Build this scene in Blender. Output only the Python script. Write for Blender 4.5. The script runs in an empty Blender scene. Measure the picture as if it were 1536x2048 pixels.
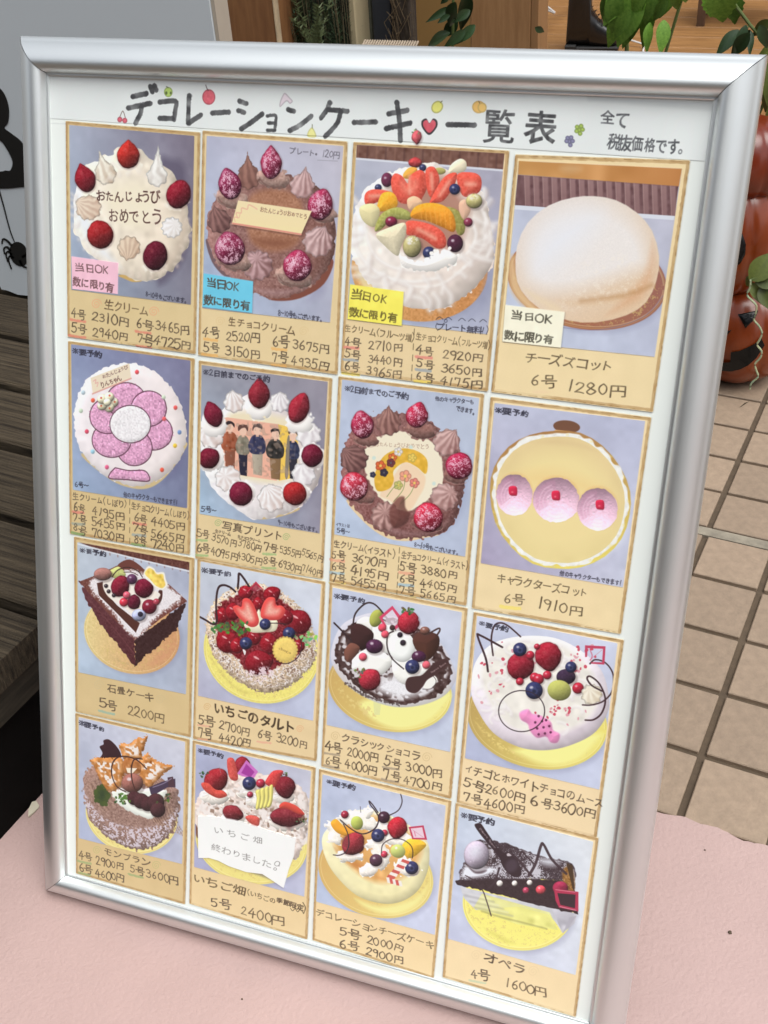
# Shop-front menu board leaning on a painted floor: 3D reconstruction of one photograph
import bpy, bmesh, math, random
import numpy as np
from mathutils import Vector, Matrix
SC = bpy.context.scene; COL = SC.collection
# ------------------------------------------------------------------ camera
CAM = Vector((0.667303, -0.570248, 1.058244)); F_PX = 2239.41
RIGHT = Vector((0.943110, 0.326822, -0.061080)); DOWN = Vector((0.147919, -0.576970, -0.803260)); FWD = Vector((-0.297764, 0.748527, -0.592489))
cd = bpy.data.cameras.new('camera'); cam = bpy.data.objects.new('camera', cd); COL.objects.link(cam)
cd.sensor_fit = 'VERTICAL'; cd.sensor_height = 24.0; cd.lens = F_PX/2048*24.0; cd.clip_start = 0.05; cd.clip_end = 200
m_ = Matrix((RIGHT, -DOWN, -FWD)).transposed().to_4x4(); m_.translation = CAM; cam.matrix_world = m_; SC.camera = cam
cd.dof.use_dof = True; cd.dof.focus_distance = 1.28; cd.dof.aperture_fstop = 22
# ------------------------------------------------------------------ daylight: hazy sky and one soft sun
w_ = bpy.data.worlds.new('World'); SC.world = w_; w_.use_nodes = True; nt = w_.node_tree
bg = nt.nodes['Background']; sky = nt.nodes.new('ShaderNodeTexSky'); sky.sky_type = 'NISHITA'; sky.sun_disc = False
SUN_EL, SUN_AZ = math.radians(68), math.radians(118)
sky.sun_elevation = SUN_EL; sky.sun_rotation = SUN_AZ; sky.air_density = 1.0; sky.dust_density = 3.0; sky.ozone_density = 1.0
hs = nt.nodes.new('ShaderNodeHueSaturation'); hs.inputs['Saturation'].default_value = .28; nt.links.new(sky.outputs[0], hs.inputs['Color']); nt.links.new(hs.outputs[0], bg.inputs[0]); bg.inputs[1].default_value = 0.15
sd = bpy.data.lights.new('sun', 'SUN'); sun = bpy.data.objects.new('sun', sd); COL.objects.link(sun); sd.energy = 1.6; sd.angle = math.radians(48); sd.color = (.97, 1.0, .965)
sdir = Vector((math.sin(SUN_AZ)*math.cos(SUN_EL), math.cos(SUN_AZ)*math.cos(SUN_EL), math.sin(SUN_EL))); sun.rotation_euler = sdir.to_track_quat('Z', 'Y').to_euler()
SC.view_settings.view_transform = 'Standard'; SC.view_settings.look = 'None'; SC.view_settings.gamma = 1.0; SC.view_settings.use_curve_mapping = False
SC.view_settings.exposure = 0.50
# ------------------------------------------------------------------ helpers
R = random.Random(11)
def ray(px, py): return RIGHT*((px - 768)/F_PX) + DOWN*((py - 1024)/F_PX) + FWD
def at(px, py, Y): r = ray(px, py); return CAM + r*((Y - CAM.y)/r.y)       # point of the plane y = Y that the photo shows there
def on(px, py, Z=0.0): r = ray(px, py); return CAM + r*((Z - CAM.z)/r.z)   # point of the level z = Z
def mat(name, col, rough=.6, metal=0., nscale=0, namt=.0, bump=0., bscale=60, spec=.5, col2=None, stretch=(1, 1, 1), detail=5, coat=0., objvar=0., bdist=.002):
    m = bpy.data.materials.new(name); m.use_nodes = True; t = m.node_tree; p = t.nodes['Principled BSDF']
    p.inputs['Base Color'].default_value = (*col, 1); p.inputs['Roughness'].default_value = rough; p.inputs['Metallic'].default_value = metal
    p.inputs['Specular IOR Level'].default_value = spec; p.inputs['Coat Weight'].default_value = coat
    tc = t.nodes.new('ShaderNodeTexCoord'); mp = t.nodes.new('ShaderNodeMapping'); mp.inputs['Scale'].default_value = stretch; t.links.new(tc.outputs['Object'], mp.inputs[0])
    src = None
    if nscale:
        n = t.nodes.new('ShaderNodeTexNoise'); n.inputs['Scale'].default_value = nscale; n.inputs['Detail'].default_value = detail; n.inputs['Roughness'].default_value = .62
        t.links.new(mp.outputs[0], n.inputs['Vector']); r = t.nodes.new('ShaderNodeValToRGB'); c2 = col2 or tuple(v*(1 - namt) for v in col)
        r.color_ramp.elements[0].position = .32; r.color_ramp.elements[1].position = .68; r.color_ramp.elements[0].color = (*c2, 1); r.color_ramp.elements[1].color = (*col, 1)
        t.links.new(n.outputs[0], r.inputs[0]); src = r.outputs[0]; t.links.new(src, p.inputs['Base Color'])
    if objvar:
        oi = t.nodes.new('ShaderNodeObjectInfo'); mr = t.nodes.new('ShaderNodeMapRange'); mr.inputs[3].default_value = 1 - objvar; mr.inputs[4].default_value = 1 + objvar
        t.links.new(oi.outputs['Random'], mr.inputs[0]); mx = t.nodes.new('ShaderNodeVectorMath'); mx.operation = 'SCALE'
        if src: t.links.new(src, mx.inputs[0])
        else: mx.inputs[0].default_value = col
        t.links.new(mr.outputs[0], mx.inputs['Scale']); t.links.new(mx.outputs[0], p.inputs['Base Color'])
    if bump:
        b = t.nodes.new('ShaderNodeBump'); b.inputs['Strength'].default_value = bump; b.inputs['Distance'].default_value = bdist; nb = t.nodes.new('ShaderNodeTexNoise'); nb.inputs['Scale'].default_value = bscale; nb.inputs['Detail'].default_value = 4
        t.links.new(mp.outputs[0], nb.inputs['Vector']); t.links.new(nb.outputs[0], b.inputs['Height']); t.links.new(b.outputs[0], p.inputs['Normal'])
    return m
def meshobj(name, V, Fs, m=None, parent=None, smooth=False, uv=None):
    me = bpy.data.meshes.new(name); me.from_pydata([tuple(v) for v in V], [], Fs); me.update()
    if smooth: me.polygons.foreach_set('use_smooth', [True]*len(me.polygons))
    if m: me.materials.append(m)
    if uv is not None:
        l = me.uv_layers.new(name='UVMap')
        for lp in me.loops: l.data[lp.index].uv = uv[lp.vertex_index]
    o = bpy.data.objects.new(name, me); COL.objects.link(o)
    if parent: o.parent = parent
    return o
def tag(o, label=None, cat=None, group=None, kind=None):
    if label: o['label'] = label
    if cat: o['category'] = cat
    if group: o['group'] = group
    if kind: o['kind'] = kind
    return o
def empty(name, loc, rz=0.): o = bpy.data.objects.new(name, None); COL.objects.link(o); o.location = loc; o.rotation_euler.z = rz; return o
class MB:
    def __init__(s): s.V = []; s.F = []
    def add(s, V, Fs): n = len(s.V); s.V += [tuple(v) for v in V]; s.F += [tuple(i + n for i in f) for f in Fs]; return s
    def box(s, lo, hi, M=None, bev=0.):
        b = bmesh.new(); bmesh.ops.create_cube(b, size=1); lo, hi = Vector(lo), Vector(hi); c, d = (lo + hi)/2, hi - lo
        for v in b.verts: v.co = Vector((v.co.x*d.x, v.co.y*d.y, v.co.z*d.z)) + c
        if bev: bmesh.ops.bevel(b, geom=list(b.edges), offset=bev, segments=1, affect='EDGES')
        b.verts.ensure_lookup_table(); V = [(M @ v.co if M else v.co.copy()) for v in b.verts]; Fs = [[v.index for v in f.verts] for f in b.faces]; b.free(); return s.add(V, Fs)
    def tube(s, P, r, n=8, cap=True):
        P = [Vector(p) for p in P]; rr = r if isinstance(r, (list, tuple)) else [r]*len(P); V = []; Fs = []; ref = Vector((0, 0, 1))
        for i, p in enumerate(P):
            t = (P[min(i + 1, len(P) - 1)] - P[max(i - 1, 0)]).normalized(); a = t.cross(ref)
            if a.length < .1: a = t.cross(Vector((1, 0, 0)))
            a.normalize(); b = t.cross(a)
            for k in range(n): q = 2*math.pi*k/n; V.append(p + (a*math.cos(q) + b*math.sin(q))*rr[i])
        for i in range(len(P) - 1):
            for k in range(n): Fs.append((i*n + k, i*n + (k + 1) % n, (i + 1)*n + (k + 1) % n, (i + 1)*n + k))
        if cap: Fs += [tuple(range(n))[::-1], tuple(range((len(P) - 1)*n, len(P)*n))]
        return s.add(V, Fs)
    def lathe(s, prof, n=24, f=None):
        V = []; Fs = []
        for i, (r, z) in enumerate(prof):
            for k in range(n):
                a = 2*math.pi*k/n; g = f(a, z) if f else 1.; V.append((r*g*math.cos(a), r*g*math.sin(a), z))
        for i in range(len(prof) - 1):
            for k in range(n): Fs.append((i*n + k, i*n + (k + 1) % n, (i + 1)*n + (k + 1) % n, (i + 1)*n + k))
        return s.add(V, Fs)
    def prism(s, P, y0, y1):                                  # outline in x, z with depth in y
        n = len(P); V = [(x, y0, z) for x, z in P] + [(x, y1, z) for x, z in P]
        Fs = [tuple(range(n)), tuple(range(2*n - 1, n - 1, -1))] + [(i, n + i, n + (i + 1) % n, (i + 1) % n) for i in range(n)]; return s.add(V, Fs)
    def build(s, name, m, parent=None, smooth=False):
        o = meshobj(name, s.V, s.F, m, parent, smooth)
        if smooth: 
            try: o.data.set_sharp_from_angle(angle=math.radians(38))
            except Exception: pass
        return o

# ------------------------------------------------------------------ pose of the sheet as seen by the camera
RV = (0.27660951, 0.32261565, 0.10741596); TV = (-0.29817261, -0.3882794, 0.99630984)
_th = math.sqrt(sum(v*v for v in RV)); _k = np.array(RV)/_th
_K = np.array([[0, -_k[2], _k[1]], [_k[2], 0, -_k[0]], [-_k[1], _k[0], 0]])
BR_ = np.eye(3) + math.sin(_th)*_K + (1 - math.cos(_th))*_K@_K
KM = np.array([[F_PX, 0, 768], [0, F_PX, 1024], [0, 0, 1]])
HINV = np.linalg.inv(KM @ np.c_[BR_[:, 0], BR_[:, 1], TV])
# ---------------------------------------------------------------- print painter: flat print of the poster and its papers' shadows, drawn into an image
S = 3.0                                   # image pixels per millimetre of poster
MG = 8.0                                  # margin in mm round the visible sheet (it runs on under the rails)
PW, PH = 574.0, 821.3
IW, IH = int((PW + 2*MG)*S), int((PH + 2*MG)*S)
rng = np.random.default_rng(7)
def smooth_noise(n, cells, r):
    g = r.standard_normal((cells, cells)).astype(np.float32)
    x = np.arange(n)/n*cells; i = np.floor(x).astype(int); f = (x - i).astype(np.float32); f = f*f*(3 - 2*f)
    a = g[i % cells]; b = g[(i + 1) % cells]; rows = a + (b - a)*f[:, None]
    a = rows[:, i % cells]; b = rows[:, (i + 1) % cells]
    return (a + (b - a)*f[None, :])/0.75
NN = 1024
NZ = {}
for sc_ in (1, 2, 4, 8, 16, 32, 64, 128):
    NZ[sc_] = smooth_noise(NN, NN//sc_, rng) if sc_ > 1 else rng.standard_normal((NN, NN)).astype(np.float32)
def nz(sc, x0, y0, w, h, off=0):
    sc = min(NZ, key=lambda k: abs(k - sc))
    iy = (np.arange(y0, y0 + h) + off*131) % NN; ix = (np.arange(x0, x0 + w) + off*277) % NN
    return NZ[sc][np.ix_(iy, ix)]
CAN = np.empty((IH, IW, 3), np.float32); CAN[:] = (238, 243, 238)
CTX = [0.0, 0.0, 1.0]
def ctx(ox, oy, s): CTX[:] = [ox, oy, s]
def pxy(p):
    """pixel of the photo -> millimetres on the poster sheet (x right, y down) by the sheet's own plane"""
    p = np.atleast_2d(np.asarray(p, float)); q = np.c_[p[:, 0], p[:, 1], np.ones(len(p))] @ HINV.T
    return q[:, :2]/q[:, 2:]*1000.0
def mm(p):
    p = np.atleast_2d(np.asarray(p, float)); return pxy(np.c_[p[:, 0]/CTX[2] + CTX[0], p[:, 1]/CTX[2] + CTX[1]])
def C(p): return (mm(p) + MG)*S
def scale_at(x, y):
    q = C([(x, y), (x + 10, y), (x, y + 10)]); a, b = q[1] - q[0], q[2] - q[0]
    return math.sqrt(abs(a[0]*b[1] - a[1]*b[0]))/10
def spl(p, closed=True, k=5):
    p = np.asarray(p, float); n = len(p); out = []
    if n < 3: return p
    for i in range(n if closed else n - 1):
        if closed: a, b, c, d = p[i - 1], p[i], p[(i + 1) % n], p[(i + 2) % n]
        else: a, b, c, d = p[max(i - 1, 0)], p[i], p[i + 1], p[min(i + 2, n - 1)]
        for t in np.arange(k)/k:
            out.append(0.5*(2*b + (c - a)*t + (2*a - 5*b + 4*c - d)*t*t + (3*b - a - 3*c + d)*t**3))
    if not closed: out.append(p[-1])
    return np.array(out)
def E(cx, cy, rx, ry=None, rot=0, n=28):
    ry = rx if ry is None else ry; t = np.arange(n)/n*2*math.pi; c, s = math.cos(math.radians(rot)), math.sin(math.radians(rot))
    x, y = rx*np.cos(t), ry*np.sin(t); return np.c_[cx + x*c - y*s, cy + x*s + y*c]
def seg_d2(X, Y, a, b):
    dx, dy = b[0] - a[0], b[1] - a[1]; L = dx*dx + dy*dy + 1e-9
    t = np.clip(((X - a[0])*dx + (Y - a[1])*dy)/L, 0, 1)
    ex = X - a[0] - t*dx; ey = Y - a[1] - t*dy
    return ex*ex + ey*ey
def up(a, st, h, w):
    y = np.arange(h)/st; x = np.arange(w)/st; i = y.astype(int); j = x.astype(int); f = (y - i)[:, None].astype(np.float32); g = (x - j)[None].astype(np.float32)
    r = a[i]*(1 - f) + a[i + 1]*f; return r[:, j]*(1 - g) + r[:, j + 1]*g
def sdf(pts, pad, line=False):
    x0, y0 = np.floor(pts.min(0) - pad).astype(int); x1, y1 = np.ceil(pts.max(0) + pad).astype(int)
    x0, y0 = max(x0, 0), max(y0, 0); x1, y1 = min(x1, IW), min(y1, IH); w, h = x1 - x0, y1 - y0
    if w < 2 or h < 2: return None
    st = 3 if w*h > 40000 and not line else 1
    ys = np.arange(0, h + 2*st, st, dtype=np.float32) + y0 + .5; xs = np.arange(0, w + 2*st, st, dtype=np.float32) + x0 + .5
    X, Y = xs[None, :], ys[:, None]; D = np.full((len(ys), len(xs)), 1e12, np.float32); ins = np.zeros(D.shape, bool); n = len(pts)
    for i in range(n - 1 if line else n):
        a, b = pts[i], pts[(i + 1) % n]; D = np.minimum(D, seg_d2(X, Y, a, b))
        if not line and a[1] != b[1]:
            m = (Y > min(a[1], b[1])) & (Y <= max(a[1], b[1])); ins ^= m & (X < a[0] + (Y - a[1])*(b[0] - a[0])/(b[1] - a[1]))
    D = np.sqrt(D); D[ins] *= -1
    if st > 1: D = up(D, st, h, w)
    else: D = D[:h, :w]
    return x0, y0, w, h, D
def col(c): return np.array(c, np.float32)
def comp(x0, y0, w, h, m, c):
    v = CAN[y0:y0 + h, x0:x0 + w]; v += (c - v)*m[..., None]
def sh(p, c, sm=1, soft=1.2, a=1.0, jag=0, js=8, tex=0, ts=4, dome=0, R=None, c2=None, gd=(0, 1), L=(-.5, -.7), edge=0, sp=0, line=None, raw=False):
    """one filled printed shape: jagged edge, grain, gradient and rounded modelling of what the print shows"""
    pts = np.asarray(p, float)
    if not raw: pts = C(pts)
    if sm: pts = spl(pts, True, 5 if len(pts) < 16 else 2)
    r = sdf(pts, soft*2 + abs(jag)*2 + 2)
    if r is None: return
    x0, y0, w, h, D = r; o = int(abs(pts[0, 0])*3 + abs(pts[0, 1]))
    DJ = D + jag*nz(js, x0, y0, w, h, o) if jag else D
    m = (np.clip(-DJ/soft, 0, 1) if soft >= 9 else np.clip(.5 - DJ/soft, 0, 1))*a
    if not m.any(): return
    f = np.empty((h, w, 3), np.float32); f[:] = col(c)
    if c2 is not None:
        Y, X = np.mgrid[0:h, 0:w].astype(np.float32); g = np.array(gd, float)/math.hypot(*gd)
        t = (X - w/2)*g[0] + (Y - h/2)*g[1]; e = abs(g[0])*w/2 + abs(g[1])*h/2; t = np.clip(t/e*.5 + .5, 0, 1)[..., None]
        f = f*(1 - t) + col(c2)*t
    if dome:
        RR = R or max(2.0, float(-D.min())); t = np.clip(-D/RR, 0, 1); H = np.sqrt(np.maximum(1 - (1 - t)**2, 0))*RR
        if sp: H = H + sp*nz(4, x0, y0, w, h, o + 3)
        gy, gx = np.gradient(H); nl = 1/np.sqrt(gx*gx + gy*gy + 1)
        s = (-gx*L[0] - gy*L[1])*nl + .35*(nl - .8)
        f = f*(1 + dome*np.clip(s, -1, 1)[..., None])
        hl = np.clip(s - .62, 0, 1)*dome*110; f = f + hl[..., None]
    if edge: f = f*(1 - edge*np.clip(1 + D/4.0, 0, 1)[..., None])
    if tex: f = f + (tex*nz(ts, x0, y0, w, h, o + 9))[..., None]
    comp(x0, y0, w, h, m, np.clip(f, 0, 255))
def ln(p, wd, c, sm=1, a=1.0, soft=1.2, taper=0, jag=0, raw=False, var=0.):
    p = np.asarray(p, float); k = 1 if raw else scale_at(*p[0]); pts = p if raw else C(p)
    if sm and len(pts) > 2: pts = spl(pts, False, 5)
    r = sdf(pts, wd*k + 3, True)
    if r is None: return
    x0, y0, w, h, D = r
    if jag: D = D + jag*nz(4, x0, y0, w, h, int(pts[0, 0]))
    m = np.clip(.5 - (D - wd*k/2)/soft, 0, 1)*a
    if var: m = np.clip(m*(1 + var*nz(16, x0, y0, w, h, int(pts[0, 1]))), 0, 1)
    comp(x0, y0, w, h, m, col(c))
def dust(p, c, dens=.0, ts=2, a=.8, soft=12, sm=1, ts2=8):
    pts = C(p); pts = spl(pts, True, 4) if sm else pts; r = sdf(pts, soft + 2)
    if r is None: return
    x0, y0, w, h, D = r; o = int(pts[0, 0] + pts[0, 1])
    n = nz(ts, x0, y0, w, h, o)*.7 + nz(ts2, x0, y0, w, h, o + 5)*.6
    comp(x0, y0, w, h, np.clip((n + dens)*1.6, 0, 1)*np.clip(-D/soft, 0, 1)*a, col(c))
def tdrop(cx, cy, rx, ry, rot=0, point=.35, n=24):
    t = np.arange(n)/n*2*math.pi; x = rx*np.sin(t); y = -ry*np.cos(t); k = np.clip(-y/ry, 0, 1); x = x*(1 - point*k**1.5)
    c, s = math.cos(math.radians(rot)), math.sin(math.radians(rot)); return np.c_[cx + x*c - y*s, cy + x*s + y*c]
def berry(cx, cy, rx, ry=None, rot=0, c=(150, 25, 38), point=.45, seeds=1, frost=0, L=(-.5, -.7), dk=.75):
    ry = ry or rx*1.15; o = tdrop(cx, cy, rx, ry, rot, point); c = tuple(v*.88 for v in c)
    sh(tdrop(cx + 3, cy + 5, rx*1.06, ry*1.05, rot, point), (90, 50, 50), soft=6, a=.35)
    sh(o, c, dome=dk, L=L, tex=7, ts=4, edge=.25, jag=.5)
    sh(E(cx + rx*.25, cy + ry*.35, rx*.6, ry*.5), tuple(v*.62 for v in c), soft=14, a=.45)
    if seeds:
        r = np.random.default_rng(int(cx*7 + cy)); n = 5
        for i in range(-n, n + 1):
            for j in range(-n, n + 1):
                u = (i + .5*(j % 2) + r.uniform(-.2, .2))/n; v = (j + r.uniform(-.2, .2))/n
                if u*u + v*v > .72: continue
                a_, b_ = math.cos(math.radians(rot)), math.sin(math.radians(rot)); x, y = u*rx*(1 - point*max(-v, 0)), v*ry
                q = (cx + x*a_ - y*b_, cy + x*b_ + y*a_)
                ln([q, (q[0] + .6, q[1] + 3)], 3.2, (205, 130, 110) if not frost else (238, 190, 205), a=.32 if not frost else .65)
    if frost: dust(o, (242, 200, 215), dens=-.25 + .4*frost, a=.75, soft=10); dust(tdrop(cx - rx*.3, cy - ry*.35, rx*.7, ry*.6, rot, point), (248, 215, 228), dens=.1, a=.8, soft=16)
    else: sh(E(cx - rx*.3, cy - ry*.3, rx*.22, ry*.2), (215, 120, 115), soft=9, a=.4)
def ball(cx, cy, r, c, ry=None, hl=1, rot=0, L=(-.5, -.7)):
    sh(E(cx + r*.15, cy + r*.2, r*1.08, (ry or r)*1.06), (70, 50, 50), soft=5, a=.35)
    sh(E(cx, cy, r, ry or r, rot), c, dome=.65, tex=4, L=L, edge=.2)
    if hl: sh(E(cx - r*.3, cy - r*.35, r*.2, r*.16), (245, 240, 245), soft=4, a=.75)
def blue(cx, cy, r):
    ball(cx, cy, r, (38, 42, 82)); sh(E(cx, cy + r*.1, r*.42), (70, 80, 125), soft=4, a=.5); sh(E(cx, cy + r*.1, r*.22), (20, 22, 45), soft=3, a=.8)
def ros(cx, cy, r, tx, ty, lo, hi, n=9, ry=None, wav=.07, dark=None, side=.25, seed=0, fl=.5):
    """piped star of cream seen from above: flutes run from its tip to a wavy foot"""
    ry = ry or r; t = np.arange(48)/48*2*math.pi
    rad = 1 + wav*np.cos(n*t + seed); P = np.c_[cx + r*rad*np.cos(t), cy + ry*rad*np.sin(t)]
    tip = np.array([cx + tx, cy + ty]); d = np.array([tx, ty], float); dl = math.hypot(tx, ty)
    if dl > max(r, ry)*.9:
        d /= dl; ang = np.arctan2(P[:, 1] - cy, P[:, 0] - cx) - math.atan2(d[1], d[0]); ang = (ang + math.pi) % (2*math.pi) - math.pi
        k = np.exp(-(ang/.42)**2); P = P + (tip - P)*(k*.93)[:, None]
    sh(np.c_[P[:, 0] + 8, P[:, 1] + 10], (95, 70, 70), soft=10, a=.28)
    pts = C(P); pts = spl(pts, True, 2); q = sdf(pts, 4)
    if q is None: return
    x0, y0, w, h, D = q; D = D + .7*nz(4, x0, y0, w, h, seed); tc = C([tip])[0]; cc = C([(cx, cy)])[0]; k = scale_at(cx, cy)
    Y, X = np.mgrid[y0:y0 + h, x0:x0 + w].astype(np.float32); th = np.arctan2(Y - tc[1], X - tc[0]); rr = np.hypot(X - tc[0], Y - tc[1])/(r*k)
    nn = n*1.0 if dl < r*.9 else n*2.2
    fl_ = np.cos(nn*th + seed + 1.2*rr + .5*nz(16, x0, y0, w, h, seed)); f = .5 + .5*np.sign(fl_)*np.abs(fl_)**.8
    lr = (X - cc[0])/(r*k)*side + (Y - cc[1])/(ry*k)*side*.6
    v = np.clip(.62 + fl*(f - .5)*np.clip(rr*1.6, .2, 1) - lr + .06*nz(8, x0, y0, w, h, seed + 2), 0, 1)[..., None]
    f3 = col(lo)*(1 - v) + col(hi)*v
    f3 = f3*(1 - .28*np.clip(1 + D/5, 0, 1)[..., None])
    comp(x0, y0, w, h, np.clip(.5 - D/1.3, 0, 1), np.clip(f3, 0, 255))
def photo(q, c00, c10, c11, c01, tex=2.0):
    """background of a printed photo: four corner colours over the quad TL TR BR BL (crop pixels)"""
    pts = C(q); r = sdf(pts, 2); x0, y0, w, h, D = r; Y, X = np.mgrid[0:h, 0:w].astype(np.float32); u = (X/w)[..., None]; v = (Y/h)[..., None]
    f = (col(c00)*(1 - u) + col(c10)*u)*(1 - v) + (col(c01)*(1 - u) + col(c11)*u)*v
    f = f + (3.5*nz(64, x0, y0, w, h, int(q[0][0])) + 2*nz(16, x0, y0, w, h, 3) + tex*nz(1, x0, y0, w, h, 4)*.6)[..., None]
    comp(x0, y0, w, h, np.clip(.5 - D, 0, 1), np.clip(f, 0, 255))
def card(q, ptone=(231, 207, 158), seed=0, nolow=0):
    """kraft-coloured card with its hand-drawn brown marker border"""
    sh(np.array(q) + 3, (120, 110, 95), sm=0, soft=5, a=.35)  # drop shadow of the card, painted onto the sheet
    sh(q, ptone, sm=0, soft=1.0, tex=2.2, ts=32); sh(q, ptone, sm=0, soft=1.0, tex=1.2, ts=2, a=.5)
    Q = C(q); cen = Q.mean(0); I = Q + (cen - Q)/np.linalg.norm(cen - Q, axis=1)[:, None]*6.2
    for i in range(4):
        a, b = I[i], I[(i + 1) % 4]; r = sdf(np.array([a, b]), 8, True)
        if r is None: continue
        x0, y0, w, h, D = r; D = D + .35*nz(8, x0, y0, w, h, seed + i)
        m = np.clip(.5 - (D - 3.7)/1.1, 0, 1)*(.74 + .09*nz(16, x0, y0, w, h, seed + i))
        if i == 2: m = m*np.clip(1.3 + 1.6*nz(128, x0, y0, w, h, seed), .18, 1)
        comp(x0, y0, w, h, np.clip(m, 0, 1), col((182, 143, 90)))
        D2 = sdf(np.array([a, b]) + (b - a)[::-1]*[1, -1]/np.linalg.norm(b - a)*2.2, 8, True)
        x0, y0, w, h, DD = D2; comp(x0, y0, w, h, np.clip(.5 - (DD - .9)/1.2, 0, 1)*np.clip(.35 + .5*nz(8, x0, y0, w, h, seed + 7), 0, 1), col((150, 112, 62)))
# ---- handwriting
SO = lambda *p: (0, p)                     # straight stroke
SM = lambda *p: (1, p)                     # curved stroke
STROKES = {
 '0': (.58, [SM((.3, .85), (.1, .62), (.09, .28), (.28, .03), (.48, .25), (.5, .62), (.32, .86))]),
 '1': (.42, [SO((.24, .88), (.2, .02))]),
 '2': (.58, [SM((.08, .66), (.2, .85), (.42, .8), (.43, .6), (.25, .3), (.05, .06)), SO((.05, .06), (.3, .07), (.52, .04))]),
 '3': (.56, [SM((.08, .78), (.28, .87), (.44, .72), (.36, .53), (.2, .48)), SM((.2, .48), (.44, .42), (.47, .2), (.28, .03), (.05, .12))]),
 '4': (.6, [SO((.36, .88), (.05, .34), (.54, .36)), SO((.38, .62), (.35, .02))]),
 '5': (.56, [SO((.12, .84), (.1, .48)), SM((.1, .48), (.32, .54), (.47, .34), (.4, .1), (.22, .01), (.05, .1)), SO((.12, .84), (.48, .86))]),
 '6': (.56, [SM((.4, .87), (.18, .6), (.1, .25), (.25, .03), (.44, .14), (.42, .36), (.27, .44), (.12, .3))]),
 '7': (.56, [SO((.08, .68), (.09, .84), (.47, .83)), SM((.47, .83), (.4, .45), (.27, .02))]),
 '8': (.58, [SM((.28, .46), (.1, .66), (.28, .86), (.45, .67), (.28, .46), (.08, .23), (.28, .02), (.49, .22), (.28, .46))]),
 '9': (.56, [SM((.45, .7), (.3, .86), (.1, .7), (.22, .5), (.4, .56), (.46, .78), (.44, .4), (.36, .02))]),
 'O': (.7, [SM((.34, .8), (.08, .6), (.08, .2), (.34, .02), (.6, .2), (.6, .62), (.34, .8))]),
 'K': (.62, [SO((.12, .85), (.12, .02)), SO((.52, .82), (.14, .4)), SO((.2, .45), (.56, .02))]),
 '円': (.98, [SO((.13, -.02), (.17, .78), (.86, .78), (.85, .08), (.7, .05)), SO((.5, .78), (.49, .42)), SO((.16, .42), (.86, .42))]),
 '号': (.9, [SO((.3, .9), (.3, .64), (.7, .64), (.7, .9), (.3, .9)), SO((.06, .5), (.9, .5)), SM((.36, .5), (.3, .29), (.5, .31), (.74, .32)), SM((.74, .32), (.7, .02), (.48, -.04))]),
 '~': (.8, [SM((.08, .36), (.25, .5), (.5, .36), (.72, .48))]),
 '(': (.5, [SM((.42, .95), (.2, .6), (.2, .3), (.4, -.08))]),
 ')': (.5, [SM((.1, .95), (.32, .6), (.32, .3), (.12, -.08))]),
 '!': (.35, [SO((.2, .85), (.16, .25)), SO((.15, .06), (.15, .03))]),
 '-': (.5, [SO((.06, .4), (.44, .42))]),
 'ー': (.85, [SO((.08, .44), (.82, .42))]),
 '一': (.9, [SO((.06, .44), (.9, .46))]),
 ' ': (.45, []),
 '※': (.9, [SO((.2, .7), (.75, .15)), SO((.75, .7), (.2, .15)), SO((.47, .75), (.48, .66)), SO((.47, .2), (.48, .1)), SO((.1, .42), (.18, .42)), SO((.78, .42), (.86, .42))]),
}
GN = 72; GLY = {}
def glyph(ch):
    if ch in GLY: return GLY[ch]
    g = (np.arange(GN, dtype=np.float32) + .5)/GN*1.4 - .25; X, Y = g[None, :], g[:, None]; D = np.full((GN, GN), 9., np.float32)
    if ch in STROKES:
        adv, st = STROKES[ch]
        for k, p in st:
            p = spl(np.array(p), False, 6) if k else np.array(p)
            for a, b in zip(p[:-1], p[1:]): D = np.minimum(D, seg_d2(X, Y, a, b))
        D = np.sqrt(D) - .036
    else:
        cu = bpy.data.curves.new('glyph', 'FONT'); cu.body = ch; cu.fill_mode = 'NONE'; cu.resolution_u = 3; ob = bpy.data.objects.new('glyph', cu)
        bpy.context.scene.collection.objects.link(ob); me = ob.evaluated_get(bpy.context.evaluated_depsgraph_get()).to_mesh()
        V = [(v.co.x, v.co.y) for v in me.vertices]; ins = np.zeros((GN, GN), bool)
        for e in me.edges:
            a, b = V[e.vertices[0]], V[e.vertices[1]]; D = np.minimum(D, seg_d2(X, Y, a, b))
            if a[1] != b[1]:
                m = (Y > min(a[1], b[1])) & (Y <= max(a[1], b[1])); ins ^= m & (X < a[0] + (Y - a[1])*(b[0] - a[0])/(b[1] - a[1]))
        D = np.sqrt(D); D[ins] *= -1; adv = .98 if ord(ch) > 0x2000 else (max(v[0] for v in V) + .06)
        if ch in 'ャュョッゃゅょっ': adv = .75
        bpy.data.objects.remove(ob); bpy.data.curves.remove(cu)
    GLY[ch] = (adv, D); return GLY[ch]
trng = np.random.default_rng(3)
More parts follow.
